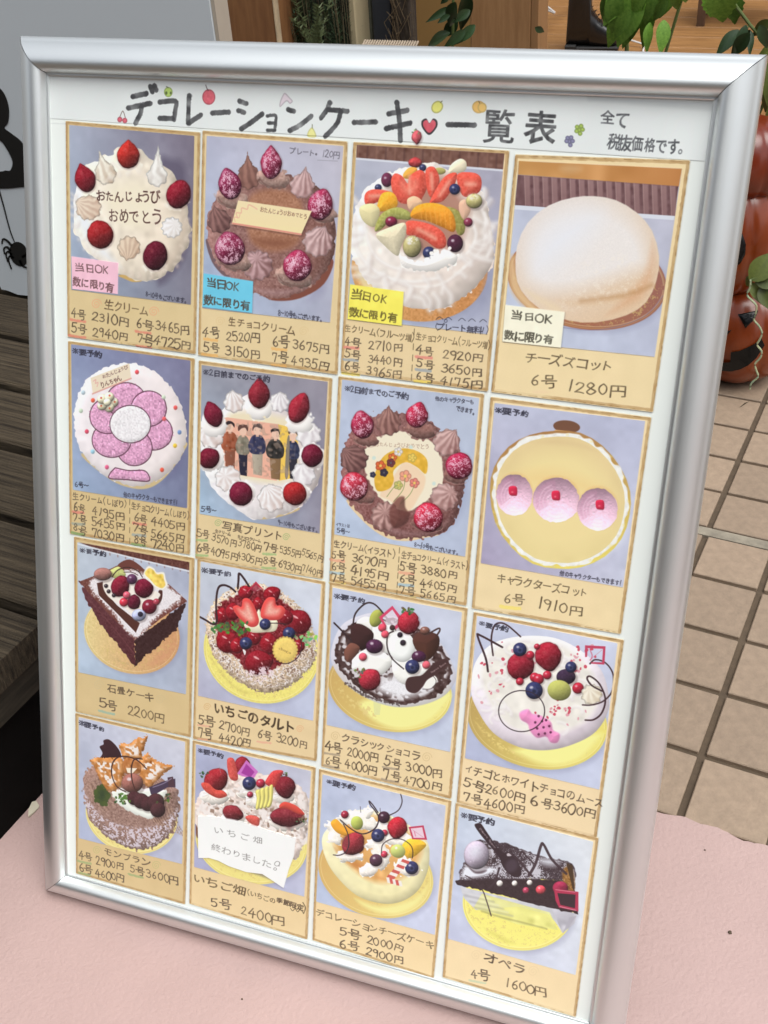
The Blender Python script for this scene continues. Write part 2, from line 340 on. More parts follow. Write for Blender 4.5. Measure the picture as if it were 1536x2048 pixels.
def T(s, xa, ya, xb, yb, h, c=(72, 56, 42), wt=0.0, a=.88, jit=1.0, slant=.0):
    """handwritten line: first to last character centre run from (xa, ya) to (xb, yb), h = height of a full character (crop pixels)"""
    A, B = C([(xa, ya)])[0], C([(xb, yb)])[0]; k = scale_at((xa + xb)/2, (ya + yb)/2); em = h*k*.81
    adv = [glyph(ch)[0] for ch in s]; cen = np.cumsum(adv) - np.array(adv)/2; tot = cen[-1] - cen[0] if len(s) > 1 else 1
    L = np.linalg.norm(B - A); sx = min(max(L/tot/em, .5), 1.35) if len(s) > 1 else 1; d = (B - A)/(L + 1e-9) if len(s) > 1 else np.array([1., 0.])
    for ch, ce, ad in zip(s, cen, adv):
        if ch == ' ': continue
        D = glyph(ch)[1]; t = (ce - cen[0])/tot if len(s) > 1 else 0; P = A + (B - A)*t + trng.normal(0, .022*em*jit, 2)
        e = em*(1 + trng.normal(0, .07)*jit); R_ = e*.95; x0, y0 = int(P[0] - R_), int(P[1] - R_); w = h_ = int(2*R_)
        x0, y0 = max(x0, 0), max(y0, 0); w, h_ = min(w, IW - x0), min(h_, IH - y0)
        if w < 2 or h_ < 2: continue
        Y, X = np.mgrid[y0:y0 + h_, x0:x0 + w].astype(np.float32); X = X + .5 - P[0]; Y = Y + .5 - P[1]
        r = math.atan2(d[1], d[0])*.75 + trng.normal(0, .055)*jit; cr, sr = math.cos(r), math.sin(r)
        u = (X*cr + Y*sr)/(e*sx) + ad/2; v = -(-X*sr + Y*cr)/e + .40; u = u - slant*(v - .4)
        o = int(P[0]*7 + P[1]); wv = .024*jit; sc = 16 if em < 30 else 32
        u = u + wv*nz(sc, x0, y0, w, h_, o); v = v + wv*nz(sc, x0, y0, w, h_, o + 5)
        gi = (v + .25)/1.4*GN - .5; gj = (u + .25)/1.4*GN - .5; ok = (gi > 0) & (gj > 0) & (gi < GN - 1.01) & (gj < GN - 1.01)
        gi, gj = np.clip(gi, 0, GN - 1.01), np.clip(gj, 0, GN - 1.01); i, j = gi.astype(int), gj.astype(int); fi, fj = gi - i, gj - j
        d_ = (D[i, j]*(1 - fi) + D[i + 1, j]*fi)*(1 - fj) + (D[i, j + 1]*(1 - fi) + D[i + 1, j + 1]*fi)*fj
        m = np.clip(.5 - (d_ - wt - .013)*e/1.15, 0, 1)*ok*a*(1 + .11*nz(8, x0, y0, w, h_, o + 2))
        comp(x0, y0, w, h_, np.clip(m, 0, 1), col(c))
def under(xa, ya, xb, yb, c=(222, 130, 110), w=18, a=.7): ln([(xa, ya), ((xa + xb)/2, (ya + yb)/2 + 2), (xb, yb)], w, c, a=a, soft=1.6, jag=.5)
def swirl(cx, cy, r, c=(235, 160, 120), a=.8, w=6):
    t = np.linspace(0, 2.0*2*math.pi, 26); ln(np.c_[cx + r*(.12 + .88*t/t[-1])*np.cos(t), cy + r*(.12 + .88*t/t[-1])*np.sin(t)], w, c, a=a)
def fl(p, c, **k): sh(p, c, sm=0, **k)
# ------------------------------------------------------------------ the setting
TH = math.radians(7.6); RU = Vector((math.cos(TH), -math.sin(TH), 0)); CV = Vector((math.sin(TH), math.cos(TH), 0)); TO = Vector((.699, .616, 0))
def G(u, v, z=0., o=TO): return o + RU*u + CV*v + Vector((0, 0, z))
M_PINK = mat('pink_floor_paint', (.475, .328, .302), .7, nscale=4.5, namt=.12, bump=.46, bscale=240, detail=9, bdist=.0022)
M_TILE = mat('unglazed_tile', (.325, .236, .165), .6, nscale=70, namt=.24, bump=.25, bscale=300, objvar=.10, detail=8)
M_GROUT = mat('grout', (.105, .072, .045), .9, nscale=60, namt=.3, bump=.4, bscale=200)
M_JOINT = mat('joint_mortar', (.30, .26, .2), .9, nscale=50, namt=.4, bump=.4, bscale=200)
gr = meshobj('ground', [G(-30, -30, -.009), G(30, -30, -.009), G(30, 30, -.009), G(-30, 30, -.009)], [(0, 1, 2, 3)], M_GROUT); tag(gr, kind='structure')
# painted pink floor with its hand-cut front edge along the tiles
E_ = [(u, -.321 + .0022*math.sin(u*61) + .0016*math.sin(u*143 + 1) + R.uniform(-.0007, .0007)) for u in [x*.006 - .9 for x in range(330)]]
P_ = [(-6, -1.12), (8, -1.12), (8, -.321)] + E_[::-1] + [(-6, -.321)]
n_ = len(P_); pk = meshobj('pink_floor', [G(u, v, -.0015) for u, v in P_] + [G(u, v, -.009) for u, v in P_], [tuple(range(n_))] + [(i, n_ + i, n_ + (i + 1) % n_, (i + 1) % n_) for i in range(n_)], M_PINK); tag(pk, kind='structure')
# tile bed with single tiles, each its own piece
tb = meshobj('tiled_floor', [G(-1.6, -.321, -.0075), G(2.4, -.321, -.0075), G(2.4, 2.0, -.0075), G(-1.6, 2.0, -.0075)], [(0, 1, 2, 3)], M_GROUT); tag(tb, kind='structure')
b_ = MB().box((-.0455, -.0495, -.0075), (.0455, .0495, 0), bev=.0012); tile_me = b_.build('tile', M_TILE).data; bpy.data.objects.remove(bpy.data.objects['tile'])
def tile(u, v, w, h):
    o = bpy.data.objects.new('tile', tile_me); COL.objects.link(o); o.parent = tb; o.location = G(u, v, -.0022 + R.uniform(-.0004, .0004)); o.rotation_euler = (R.uniform(-.003, .003), R.uniform(-.003, .003), -TH + R.uniform(-.004, .004)); o.scale = (w/.091, h/.099, 1)
rows = [(-.321, -.224), (-.2155, -.1125), (-.1045, -.004), (.004, .106), (.114, .206)] + [(.232 + k*.0985, .232 + k*.0985 + .0915) for k in range(12)]
for v0, v1 in rows:
    for i in range(-3, 6): tile(i*.1 + .05, (v0 + v1)/2, .091, v1 - v0)
jn = MB().box((-1.3, .209, -.0075), (1.6, .2285, -.0032)); jo = jn.build('expansion_joint', M_JOINT, tb); jo.location = TO; jo.rotation_euler.z = -TH
# wooden shop floor behind
M_WFL = mat('oiled_floor_boards', (.34, .17, .06), .4, nscale=6, col2=(.19, .09, .03), stretch=(1, 9, 1), bump=.1, bscale=30)
wf = MB()
for k in range(26): wf.box((-6, 2.28 + k*.14, -.02), (6, 2.28 + k*.14 + .137, .004), bev=.0015)
tag(wf.build('shop_floor', M_WFL), kind='structure')
# deck of weathered planks
DO = Vector((-.062, .140, 0)); DZ = .03; Mdk = Matrix.Translation(DO) @ Matrix.Rotation(-TH, 4, 'Z')
M_PLK = mat('weathered_plank', (.095, .072, .047), .9, spec=.15, nscale=9, col2=(.02, .015, .011), stretch=(.7, 26, 4), bump=1., bscale=20, objvar=.18, detail=8, bdist=.004)
M_DRK = mat('near_black_timber', (.005, .004, .0035), .95, spec=.08, nscale=12, namt=.3)
dk = empty('deck', (DO.x, DO.y, 0), -TH); tag(dk, 'dark weathered timber deck behind the left side of the menu board', 'deck')
for k in range(-4, 15):
    v0 = .058 + (k - 1)*.1324; nn = 18; V = []; Fs = []                   # plank: worn edges, slightly uneven along its length
    for i in range(nn + 1):
        x = -2.4 + 2.4*i/nn; e = R.uniform(-.0012, .0012); zt = .23 + R.uniform(-.0012, .0012)
        V += [(x, v0 + e, .193), (x, v0 + e, zt - .004), (x, v0 + .004 + e, zt), (x, v0 + .066, zt + .0008), (x, v0 + .1145 + e, zt), (x, v0 + .119 + e, zt - .004), (x, v0 + .119 + e, .193)]
    for i in range(nn):
        for j in range(6): a = i*7 + j; Fs.append((a, a + 7, a + 8, a + 1))
    Fs += [tuple(range(6, -1, -1)), tuple(range(nn*7, nn*7 + 7))]; meshobj('plank', V, Fs, M_PLK, dk)
for x in (-.10, -.8, -1.6, -2.3): MB().box((x - .04, -.62, .075), (x + .0, 1.9, .191)).build('joist', M_DRK, dk)
MB().box((-.030, -.62, -.002), (-.017, 1.9, .1475)).build('riser_board', M_DRK, dk)  # near-black colour stands for the shade of the void under the deck
MB().box((-.029, -.62, .148), (-.004, 1.9, .1925), bev=.002).build('fascia_board', mat('fascia_timber', (.045, .036, .026), .9, spec=.15, nscale=9, col2=(.018, .015, .011), stretch=(8, 1, 8), bump=.4, bscale=30), dk)
# ------------------------------------------------------------------ print painter and poster textures
RED = (150, 24, 36); CHO = (52, 30, 28); CREAM = (246, 240, 226); INK = (34, 32, 46)
YOY = '※要予約'
def yoyaku(xa, ya, xb, yb, h=62): T(YOY, xa, ya, xb, yb, h, INK, .022, .92)
def okay_note(q, c, t1, t2, h1=72, h2=80, ink=(70, 55, 45)):
    sh(np.array(q) + 4, (60, 60, 70), sm=0, soft=5, a=.4); fl(q, c, tex=2, ts=16)  # first shape is the note's drop shadow, painted onto the card
    T('当日OK', *t1, h1, ink, .012); T('数に限り有', *t2, h2, ink, .02)
def prices(rows, h=92):
    for txt, xa, ya, xb, yb in rows: T(txt, xa, ya, xb, yb, h, (74, 58, 42), .0)
STATE = [None, None, None]
def snap(cq):
    p = C(cq); x0, y0 = np.maximum(p.min(0).astype(int) - 60, 0); x1, y1 = p.max(0).astype(int) + 60
    STATE[0] = (x0, y0, CAN[y0:y1, x0:x1].copy())
def endp():
    x0, y0, b = STATE[0]; h, w = b.shape[:2]; q = C(STATE[1]); Y, X = np.mgrid[y0:y0 + h, x0:x0 + w].astype(np.float32); m = np.full((h, w), 9., np.float32)
    for i in range(4):
        a, c_ = q[i], q[(i + 1) % 4]; d = (c_ - a)/np.linalg.norm(c_ - a); m = np.minimum(m, (X + .5 - a[0])*-d[1] + (Y + .5 - a[1])*d[0])
    m = np.clip(m + .5, 0, 1)[..., None]; CAN[y0:y0 + h, x0:x0 + w] = CAN[y0:y0 + h, x0:x0 + w]*m + b*(1 - m)
def ruffle(P, n=14, R1=34, w=15, seed=0, lo=(206, 192, 184), hi=(255, 252, 246), a=.55):
    q = np.random.default_rng(seed); P = spl(np.array(P, float), False, 6); L = len(P)
    for i in range(n):
        x, y = P[int(i/n*L)]; d = P[min(int(i/n*L) + 1, L - 1)] - P[max(int(i/n*L) - 1, 0)]; d = d/(np.linalg.norm(d) + 1e-6); nx, ny = -d[1], d[0]; c_ = q.uniform(.5, 1.5)*R1; a_ = q.normal(0, .5); d = np.array([d[0]*math.cos(a_) - d[1]*math.sin(a_), d[0]*math.sin(a_) + d[1]*math.cos(a_)]); nx, ny = -d[1], d[0]; x += q.normal(0, R1*.45); y += q.normal(0, R1*.45); k_ = q.uniform(.1, .5)
        m = np.array([(x - nx*c_ - d[0]*c_*k_, y - ny*c_ - d[1]*c_*k_), (x + d[0]*4, y + d[1]*4), (x + nx*c_ - d[0]*c_*(k_ + .2), y + ny*c_*.8 - d[1]*c_*k_)])
        ln(m, w*1.2, lo, a=a*.8, soft=14); ln(m + (-w*.7, -w*.7), w, hi, a=a*.9, soft=12)
LAY = {}    # card index -> (context, card quad, print quad)
def begin(i, c, cq, pq, tone=(231, 207, 158), cols=((160, 168, 190), (140, 132, 152), (128, 126, 140), (170, 184, 204))):  # card tones lighten to the right: light falloff put into the paper colour
    ctx(*c); card(cq, tone, seed=i*17); photo(pq, *cols); LAY[i] = (c, cq, pq); STATE[:] = [CAN.copy() if 0 else None, pq, None]; snap(cq)
# sheet --------------------------------------------------------------------------------------
ctx(0, 0, 1)
sh([(60, 120), (1480, 160), (1420, 322), (80, 236)], (233, 238, 236), sm=0, soft=1, tex=1.2, ts=64)
ln([(90, 246), (600, 270), (1408, 322)], 1.6, (206, 210, 208), a=.6)  # shade line along the title strip's edge, painted on the sheet
ln([(1180, 196), (1430, 216)], 12, (190, 196, 196), a=.35, soft=8)  # soft grey band of shade below the top rail, painted on the sheet
# ---- 1 cream cake with strawberries ---------------------------------------------------------
begin(1, (120, 230, 4.2667), [(48, 50), (1195, 148), (1155, 2040), (65, 1892)], [(80, 85), (1148, 178), (1118, 1618), (98, 1490)], (222, 197, 144), ((168, 176, 196), (118, 108, 126), (120, 118, 134), (158, 176, 200)))
sh([(820, 420), (960, 340), (1090, 420), (1120, 700), (1130, 1100), (1000, 1380), (800, 1420)], (84, 76, 98), soft=22, a=.75)
sh([(500, 1370), (560, 1400), (620, 1424), (690, 1420), (720, 1395), (600, 1350)], (204, 166, 96), soft=2)
body = [(430, 330), (560, 270), (700, 300), (800, 380), (960, 480), (1040, 640), (1110, 860), (1118, 1040), (1060, 1180), (960, 1330), (740, 1415), (520, 1360), (330, 1240), (170, 1080), (110, 860), (130, 640), (230, 430)]
sh(body, (247, 240, 224), dome=.32, R=60, tex=6, ts=16, jag=3, js=16, L=(-.7, -.3), c2=(232, 214, 190), gd=(1, .3))
sh([(150, 640), (260, 800), (420, 1100), (560, 1330), (330, 1240), (170, 1060), (112, 860)], (238, 242, 248), soft=30, a=.85)
sh([(1000, 640), (1110, 880), (1110, 1050), (980, 1300), (760, 1400), (900, 1200), (1000, 980)], (214, 192, 170), soft=36, a=.75)
sh([(420, 560), (640, 500), (820, 600), (880, 800), (760, 1000), (540, 1010), (380, 860), (330, 700)], (247, 236, 208), soft=40, a=.95)
ros(390, 500, 92, -60, -215, (190, 165, 140), (252, 246, 230), 7); ros(830, 520, 88, 10, -290, (196, 186, 176), (254, 252, 246), 7, seed=2)
ros(245, 790, 108, -110, -60, (196, 160, 136), (240, 222, 200), 9, seed=1); ros(590, 1130, 96, -20, 120, (192, 158, 132), (236, 214, 188), 9, seed=3); ros(955, 960, 88, 30, -30, (222, 214, 206), (252, 250, 250), 11, seed=4)
for x, y, r in ((570, 450, 130), (1000, 780, 110), (330, 1120, 130), (800, 1310, 120)): sh([(x - r, y - 30), (x - r*.7, y + 20), (x, y + 45), (x + r*.7, y + 15), (x + r, y - 40), (x, y - 90)], (250, 244, 230), soft=10, a=.9, jag=3)
ruffle([(120, 700), (130, 900), (200, 1080), (340, 1240), (520, 1340)], 14, 20, 12, 1); ruffle([(560, 1350), (760, 1390), (950, 1320), (1050, 1180), (1100, 1000), (1080, 860)], 13, 18, 11, 2, (200, 176, 158), (250, 238, 222)); ruffle([(420, 560), (640, 480), (860, 600)], 7, 20, 10, 3, a=.35)
berry(213, 535, 88, 128, -18, (140, 20, 34), .7); berry(585, 335, 98, 122, 0, (176, 34, 28), .55); berry(1015, 675, 104, 124, 20, (128, 18, 34), .15); berry(345, 1020, 112, 122, -20, (148, 24, 28), .12); berry(815, 1200, 104, 126, 10, (86, 12, 30), .1)
T('おたんじょうび', 345, 690, 815, 690, 118, (62, 28, 24), .004); T('おめでとう', 455, 850, 830, 868, 158, (62, 28, 24), -.006)
endp(); fl([(100, 1205), (500, 1262), (496, 1528), (108, 1484)], (250, 196, 214), tex=2, ts=16); T('当日OK', 168, 1295, 392, 1325, 96, (96, 60, 62), .0); T('数に限り有', 150, 1420, 425, 1470, 92, (96, 60, 62), .016)
T('8-10号もございます。', 742, 1530, 1080, 1585, 56, INK, .014)
swirl(310, 1612, 44); swirl(800, 1678, 44); T('生クリーム', 420, 1620, 715, 1670, 104, (88, 66, 42))
for p in ((92, 1745, 215, 1765), (78, 1880, 215, 1900), (645, 1845, 772, 1862), (655, 1970, 775, 1985)): under(*p, c=(226, 118, 100), w=20)
prices([('4号', 120, 1695, 185, 1710), ('2310円', 300, 1725, 545, 1765), ('5号', 120, 1815, 185, 1830), ('2940円', 298, 1855, 545, 1892), ('6号', 678, 1775, 748, 1800), ('3465円', 838, 1800, 1068, 1840), ('7号', 680, 1905, 750, 1930), ('4725円', 835, 1930, 1075, 1968)], 106)
# ---- 2 chocolate cream cake -----------------------------------------------------------------
begin(2, (390, 250, 4.0968), [(62, 45), (1248, 135), (1165, 2045), (25, 1885)], [(98, 88), (1218, 172), (1108, 1618), (62, 1500)], (230, 205, 154), ((186, 188, 210), (196, 192, 206), (176, 178, 198), (168, 186, 214)))
sh([(1000, 500), (1180, 700), (1150, 1100), (1080, 1400), (900, 1460), (980, 1100)], (150, 148, 176), soft=26, a=.7)
sh([(560, 1400), (660, 1440), (860, 1420), (1060, 1300), (1130, 1100), (900, 1200), (560, 1380)], (122, 66, 52), soft=3)
sh([(90, 960), (110, 940), (140, 1040), (240, 1180), (300, 1240), (230, 1230), (140, 1120)], (110, 84, 88), soft=3)
sh([(400, 440), (620, 400), (860, 430), (1060, 560), (1140, 760), (1140, 1040), (1040, 1240), (860, 1380), (640, 1420), (400, 1330), (200, 1160), (105, 930), (120, 720), (230, 540)], (146, 106, 100), dome=.4, R=45, tex=9, ts=4, jag=2, L=(-.7, .1), c2=(128, 84, 74), gd=(1, -.2))
sh([(110, 900), (200, 1100), (420, 1290), (640, 1330), (900, 1300), (1060, 1150), (1000, 1300), (820, 1390), (620, 1415), (380, 1320), (190, 1150)], (186, 154, 158), soft=22, a=.7)
sh([(440, 560), (600, 500), (780, 520), (900, 640), (900, 900), (800, 1030), (600, 1060), (440, 960), (400, 740)], (166, 112, 84), soft=16, tex=7, ts=4); sh([(480, 900), (820, 920), (800, 1010), (640, 1040), (480, 980)], (128, 74, 52), soft=20, a=.8)
BR, BL2 = (92, 56, 50), (196, 152, 142)
ros(440, 430, 96, -10, -222, BR, (160, 112, 98), 8); ros(880, 500, 100, 35, -165, (140, 98, 96), (222, 186, 184), 9, seed=1); ros(200, 790, 96, -50, -140, (70, 40, 40), (150, 106, 100), 8, seed=2); ros(1010, 960, 120, 60, -140, (132, 92, 90), (226, 192, 190), 9, seed=3); ros(515, 1150, 122, -10, -60, (110, 70, 68), (210, 170, 172), 11, seed=4)
for x, y, r in ((640, 440, 130), (300, 600, 130), (1040, 720, 120), (320, 1110, 140), (810, 1240, 150)): sh(E(x, y, r*1.05, r*.62, 15), (168, 134, 122), soft=5, dome=.5, tex=8, jag=3); ln(E(x, y + 8, r*.85, r*.45, 15)[3:14], 10, (112, 76, 70), a=.7)
F = (152, 28, 66)
berry(625, 305, 88, 138, 0, F, .65, frost=1); berry(285, 480, 94, 132, -15, (128, 18, 60), .5, frost=.8); berry(1030, 650, 104, 132, 15, F, .35, frost=.8); berry(285, 1010, 125, 140, -10, (130, 26, 62), .25, frost=.9); berry(840, 1150, 118, 130, 5, F, .2, frost=.5)
sh([(362, 628), (965, 716), (880, 916), (312, 824)], (70, 36, 34), sm=0, soft=8, a=.6); fl([(355, 617), (958, 704), (868, 904), (302, 812)], (244, 224, 176), c2=(246, 226, 168)); ln([(310, 806), (590, 850), (870, 896)], 12, (226, 140, 124)); ln([(350, 760), (340, 720), (380, 720), (385, 680), (430, 690), (440, 655), (480, 670), (510, 690)], 9, (236, 176, 150), a=.85); ln([(330, 790), (325, 755), (360, 760), (370, 730)], 7, (236, 176, 150), a=.8)
T('おたんじょうびおめでとう', 550, 690, 905, 748, 52, (110, 60, 50), -.005)
endp(); T('プレート•120円', 800, 210, 1160, 250, 78, (92, 88, 100), 0); ln([(1005, 288), (1170, 296)], 3, (92, 88, 100), a=.6)
okay_note([(72, 1215), (478, 1280), (470, 1540), (62, 1490)], (104, 202, 232), (138, 1288, 340, 1325), (115, 1435, 415, 1475), 92, 92)
T('8~10号もございます。', 690, 1540, 1045, 1590, 56, INK, .014)
swirl(205, 1610, 40, (226, 196, 140), .7); swirl(890, 1690, 40, (226, 196, 140), .7); T('生チョコクリーム', 305, 1610, 785, 1680, 100, (88, 66, 42))
for p in ((75, 1752, 180, 1765), (60, 1878, 180, 1890), (635, 1832, 750, 1845), (630, 1965, 740, 1975)): under(*p, c=(238, 176, 92), w=22)
prices([('4号', 90, 1700, 158, 1705), ('2520円', 280, 1735, 495, 1745), ('5号', 92, 1820, 158, 1828), ('3150円', 275, 1850, 492, 1880), ('6号', 660, 1780, 728, 1780), ('3675円', 825, 1800, 1060, 1835), ('7号', 655, 1905, 720, 1912), ('4935円', 812, 1935, 1055, 1975)], 106)
# ---- 3 fruit cake -----------------------------------------------------------------------------
begin(3, (680, 280, 4.0147), [(108, 15), (1358, 85), (1185, 2020), (5, 1860)], [(135, 38), (1322, 108), (1185, 1560), (60, 1430)], (234, 208, 158), ((190, 192, 208), (166, 162, 180), (178, 182, 204), (170, 184, 206)))
fl([(135, 38), (1322, 108), (1308, 240), (132, 142)], (112, 74, 62), tex=8, ts=8)
for i in range(16): x = 150 + i*74; ln([(x, 50 + i*4.5), (x - 6, 140 + i*6.2)], 16, (76, 46, 42) if i % 2 else (140, 100, 84), a=.55, soft=3)
ln([(132, 150), (1308, 244)], 16, (222, 226, 236), a=.9)
sh(E(666, 1066, 574, 444, 3), (112, 112, 142), soft=36, a=.6); sh(E(640, 1040, 548, 418, 3), (216, 158, 92), soft=2, tex=6, c2=(200, 132, 74), gd=(1, 0)); sh([(110, 1020), (170, 1200), (300, 1260), (260, 1100)], (240, 224, 170), soft=14, a=.8)
sh([(1200, 900), (1290, 1000), (1180, 1380), (960, 1470), (1100, 1250)], (146, 150, 178), soft=26, a=.7)
sh([(520, 220), (760, 180), (1000, 330), (1150, 430), (1200, 640), (1240, 880), (1210, 1010), (1130, 1130), (1000, 1260), (800, 1360), (560, 1345), (330, 1230), (150, 1050), (85, 860), (110, 600), (200, 400), (340, 290)], (244, 240, 232), dome=.3, R=60, tex=5, ts=16, jag=2, L=(-.6, -.4), c2=(232, 214, 202), gd=(1, .3))
for p, w in (([(120, 620), (150, 900), (330, 1090), (560, 1150), (800, 1120)], 30), ([(200, 700), (280, 930), (450, 1040), (680, 1060)], 26), ([(330, 1080), (560, 1180), (820, 1170), (1050, 1000)], 20), ([(1040, 640), (1100, 760), (1050, 900), (900, 1000)], 28), ([(1120, 500), (1180, 680), (1150, 880), (1000, 1040)], 26), ([(1170, 600), (1220, 820), (1190, 960)], 20), ([(760, 1000), (840, 920), (930, 930), (900, 1040)], 22)):
    ln(p, w, (222, 208, 200), a=.55, soft=10); ln(np.array(p) + (-8, -14), w*.7, (255, 252, 248), a=.75, soft=8)
for q_, n_, s_ in (([(150, 560), (110, 760), (160, 960), (300, 1110), (520, 1190), (760, 1190), (960, 1090), (1100, 930)], 13, 1), ([(1160, 470), (1190, 620), (1170, 800), (1060, 960)], 8, 3), ([(330, 1230), (560, 1300), (800, 1300), (1000, 1200)], 7, 4), ([(1200, 780), (1210, 900), (1150, 1050)], 4, 5)): ruffle(q_, n_, 72, 24, s_, (208, 192, 184), (255, 252, 248), .7)
sh([(300, 430), (520, 280), (840, 240), (1000, 400), (1080, 560), (980, 860), (700, 960), (440, 880), (200, 700)], (150, 84, 62), soft=30, a=.7)
sh([(890, 200), (965, 150), (1015, 180), (1000, 250), (880, 270)], (240, 228, 196), dome=.3); sh(E(800, 250, 50, 28), (168, 160, 90), dome=.4); berry(605, 180, 54, 42, 0, (196, 60, 62), .2, seeds=0)
sh([(510, 270), (560, 220), (620, 230), (600, 300), (520, 310)], (238, 166, 66), dome=.3); blue(665, 222, 28); ball(378, 320, 46, (94, 36, 62), 58); blue(308, 382, 28)
def slice_(p, ax): sh(p, (226, 84, 66), dome=.3, tex=7); c_ = np.mean(p, 0); sh((np.array(p) - c_)*.62 + c_, (244, 152, 128), soft=22, a=.85); ln([c_ - ax, c_, c_ + ax], 16, (250, 186, 160), a=.7, soft=10)
slice_([(410, 330), (440, 270), (500, 290), (545, 350), (560, 290), (640, 240), (690, 280), (700, 380), (660, 470), (640, 500), (500, 510), (430, 430)], np.array((0, 70))); slice_([(690, 240), (760, 220), (800, 330), (740, 460), (700, 400)], np.array((5, 60))); slice_([(810, 330), (880, 270), (940, 270), (920, 360), (840, 480), (770, 506), (720, 500)], np.array((-40, 60))); slice_([(940, 280), (1060, 260), (1130, 300), (1130, 400), (1060, 450), (980, 440)], np.array((40, 0)))
slice_([(200, 440), (250, 400), (340, 400), (420, 430), (300, 500), (210, 520)], np.array((50, 0)))
sh([(330, 440), (400, 415), (450, 450), (460, 530), (380, 570), (300, 560)], (246, 172, 44), dome=.3, tex=6); sh([(160, 540), (260, 510), (320, 560), (300, 660), (260, 700), (180, 640)], (226, 214, 160), dome=.3)
sh([(350, 580), (460, 540), (560, 580), (560, 640), (420, 640), (330, 720), (280, 730), (300, 650)], (160, 160, 82), dome=.35, tex=8); sh([(850, 540), (940, 560), (1000, 640), (1000, 740), (950, 760), (900, 640)], (148, 142, 70), dome=.35, tex=8); sh([(540, 480), (600, 450), (660, 490), (640, 540), (560, 560)], (236, 190, 150), dome=.3)
sh([(570, 620), (600, 540), (700, 505), (820, 520), (900, 580), (930, 680), (910, 740), (820, 700), (700, 650)], (244, 160, 40), dome=.35, tex=5, c2=(226, 130, 30)); 
for i in range(7): ln([(640 + i*40, 530 + i*4), (660 + i*38, 640 + i*12)], 4, (250, 196, 90), a=.5, soft=4)
slice_([(530, 660), (620, 650), (760, 690), (840, 760), (850, 850), (780, 870), (660, 790), (540, 760)], np.array((70, 40))); ball(412, 655, 48, (120, 30, 56), 42); ball(1030, 660, 36, (124, 40, 64))
sh([(290, 760), (400, 700), (520, 665), (530, 760), (490, 860), (460, 930), (360, 850)], (226, 214, 180), dome=.3, tex=3); sh([(960, 500), (1010, 480), (1050, 560), (1000, 640), (960, 580)], (226, 180, 150), dome=.3)
ball(580, 855, 74, (170, 160, 106), 88); dust(E(580, 800, 60, 50), (250, 250, 246), .4, a=.9); ball(1078, 490, 66, (182, 172, 110), 60); dust(E(1070, 455, 55, 40), (250, 250, 246), .4, a=.9); ball(925, 830, 64, (66, 26, 46), 72); blue(715, 905, 50); blue(922, 395, 44)
sh([(480, 930), (560, 950), (660, 960), (780, 900), (850, 870), (940, 930), (900, 1010), (700, 1060), (520, 1020)], (250, 246, 240), jag=4, js=8, soft=3, dome=.25, R=25)
endp(); okay_note([(82, 1158), (513, 1218), (497, 1492), (62, 1438)], (252, 240, 92), (135, 1235, 352, 1278), (115, 1380, 425, 1425), 92, 92, (92, 80, 30))
T('プレート無料!', 808, 1495, 1150, 1530, 76, INK, .004)
for x in (800, 870, 980, 1060, 1150): ln([(x - 28, 1440 + (x - 800)*.06), (x, 1420 + (x - 800)*.06), (x + 28, 1440 + (x - 800)*.06)], 5, INK, a=.85)
ln(E(850, 1452, 12), 5, INK, a=.8); ln([(780, 1470), (770, 1500), (785, 1530)], 5, INK, a=.8); ln([(1180, 1490), (1190, 1520), (1175, 1560)], 5, INK, a=.8)
T('生クリーム(フルーツ増)', 62, 1510, 590, 1590, 84, (84, 66, 40)); T('生チョコクリーム(フルーツ増)', 632, 1578, 1200, 1650, 80, (84, 66, 40))
for y in (1540, 1660, 1750, 1830, 1905): ln([(600 - (y - 1500)*.06, y - 24), (597 - (y - 1500)*.06, y + 24)], 6, (84, 66, 40), a=.85)
for p, cc in (((38, 1662, 148, 1672), (230, 130, 118)), ((30, 1760, 140, 1770), (150, 160, 170)), ((15, 1872, 150, 1885), (246, 218, 90)), ((612, 1740, 735, 1750), (230, 130, 118)), ((610, 1842, 728, 1855), (150, 160, 170)), ((600, 1935, 720, 1945), (246, 218, 90))): under(*p, c=cc, w=22, a=.8)
prices([('4号', 62, 1625, 128, 1635), ('2710円', 252, 1650, 465, 1670), ('5号', 62, 1715, 125, 1730), ('3440円', 245, 1760, 462, 1785), ('6号', 55, 1815, 118, 1825), ('3965円', 235, 1855, 460, 1885), ('4号', 640, 1690, 710, 1705), ('2920円', 850, 1725, 1105, 1755), ('5号', 638, 1790, 710, 1810), ('3650円', 842, 1835, 1100, 1868), ('6号', 636, 1895, 708, 1912), ('4175円', 835, 1935, 1098, 1968)], 96)
# ---- 4 sugared dome -------------------------------------------------------------------------
begin(4, (980, 310, 3.84), [(195, -5), (1536, 40), (1250, 1975), (10, 1820)], [(222, 45), (1475, 105), (1265, 1550), (95, 1430)], (242, 218, 166), ((190, 194, 214), (186, 184, 200), (190, 196, 218), (196, 206, 226)))
fl([(222, 45), (1475, 105), (1450, 245), (215, 150)], (206, 150, 84), c2=(186, 118, 58), gd=(1, 0), tex=5, ts=32); sh(E(620, 105, 110, 60), (232, 212, 178), soft=40, a=.7)
fl([(215, 152), (1448, 240), (1418, 470), (192, 385)], (104, 70, 72), tex=6, ts=8)
for i in range(17):
    x = 262 + i*70; y = 158 + i*5.0; sh([(x, y), (x + 44, y + 3), (x + 50, y + 232), (x + 10, y + 228)], (158, 122, 120), sm=0, soft=4, a=.8, c2=(136, 100, 100)); ln([(x + 4, y), (x + 12, y + 228)], 5, (190, 158, 152), a=.6)
fl([(192, 385), (1418, 468), (1412, 500), (188, 418)], (222, 226, 236), a=.9)
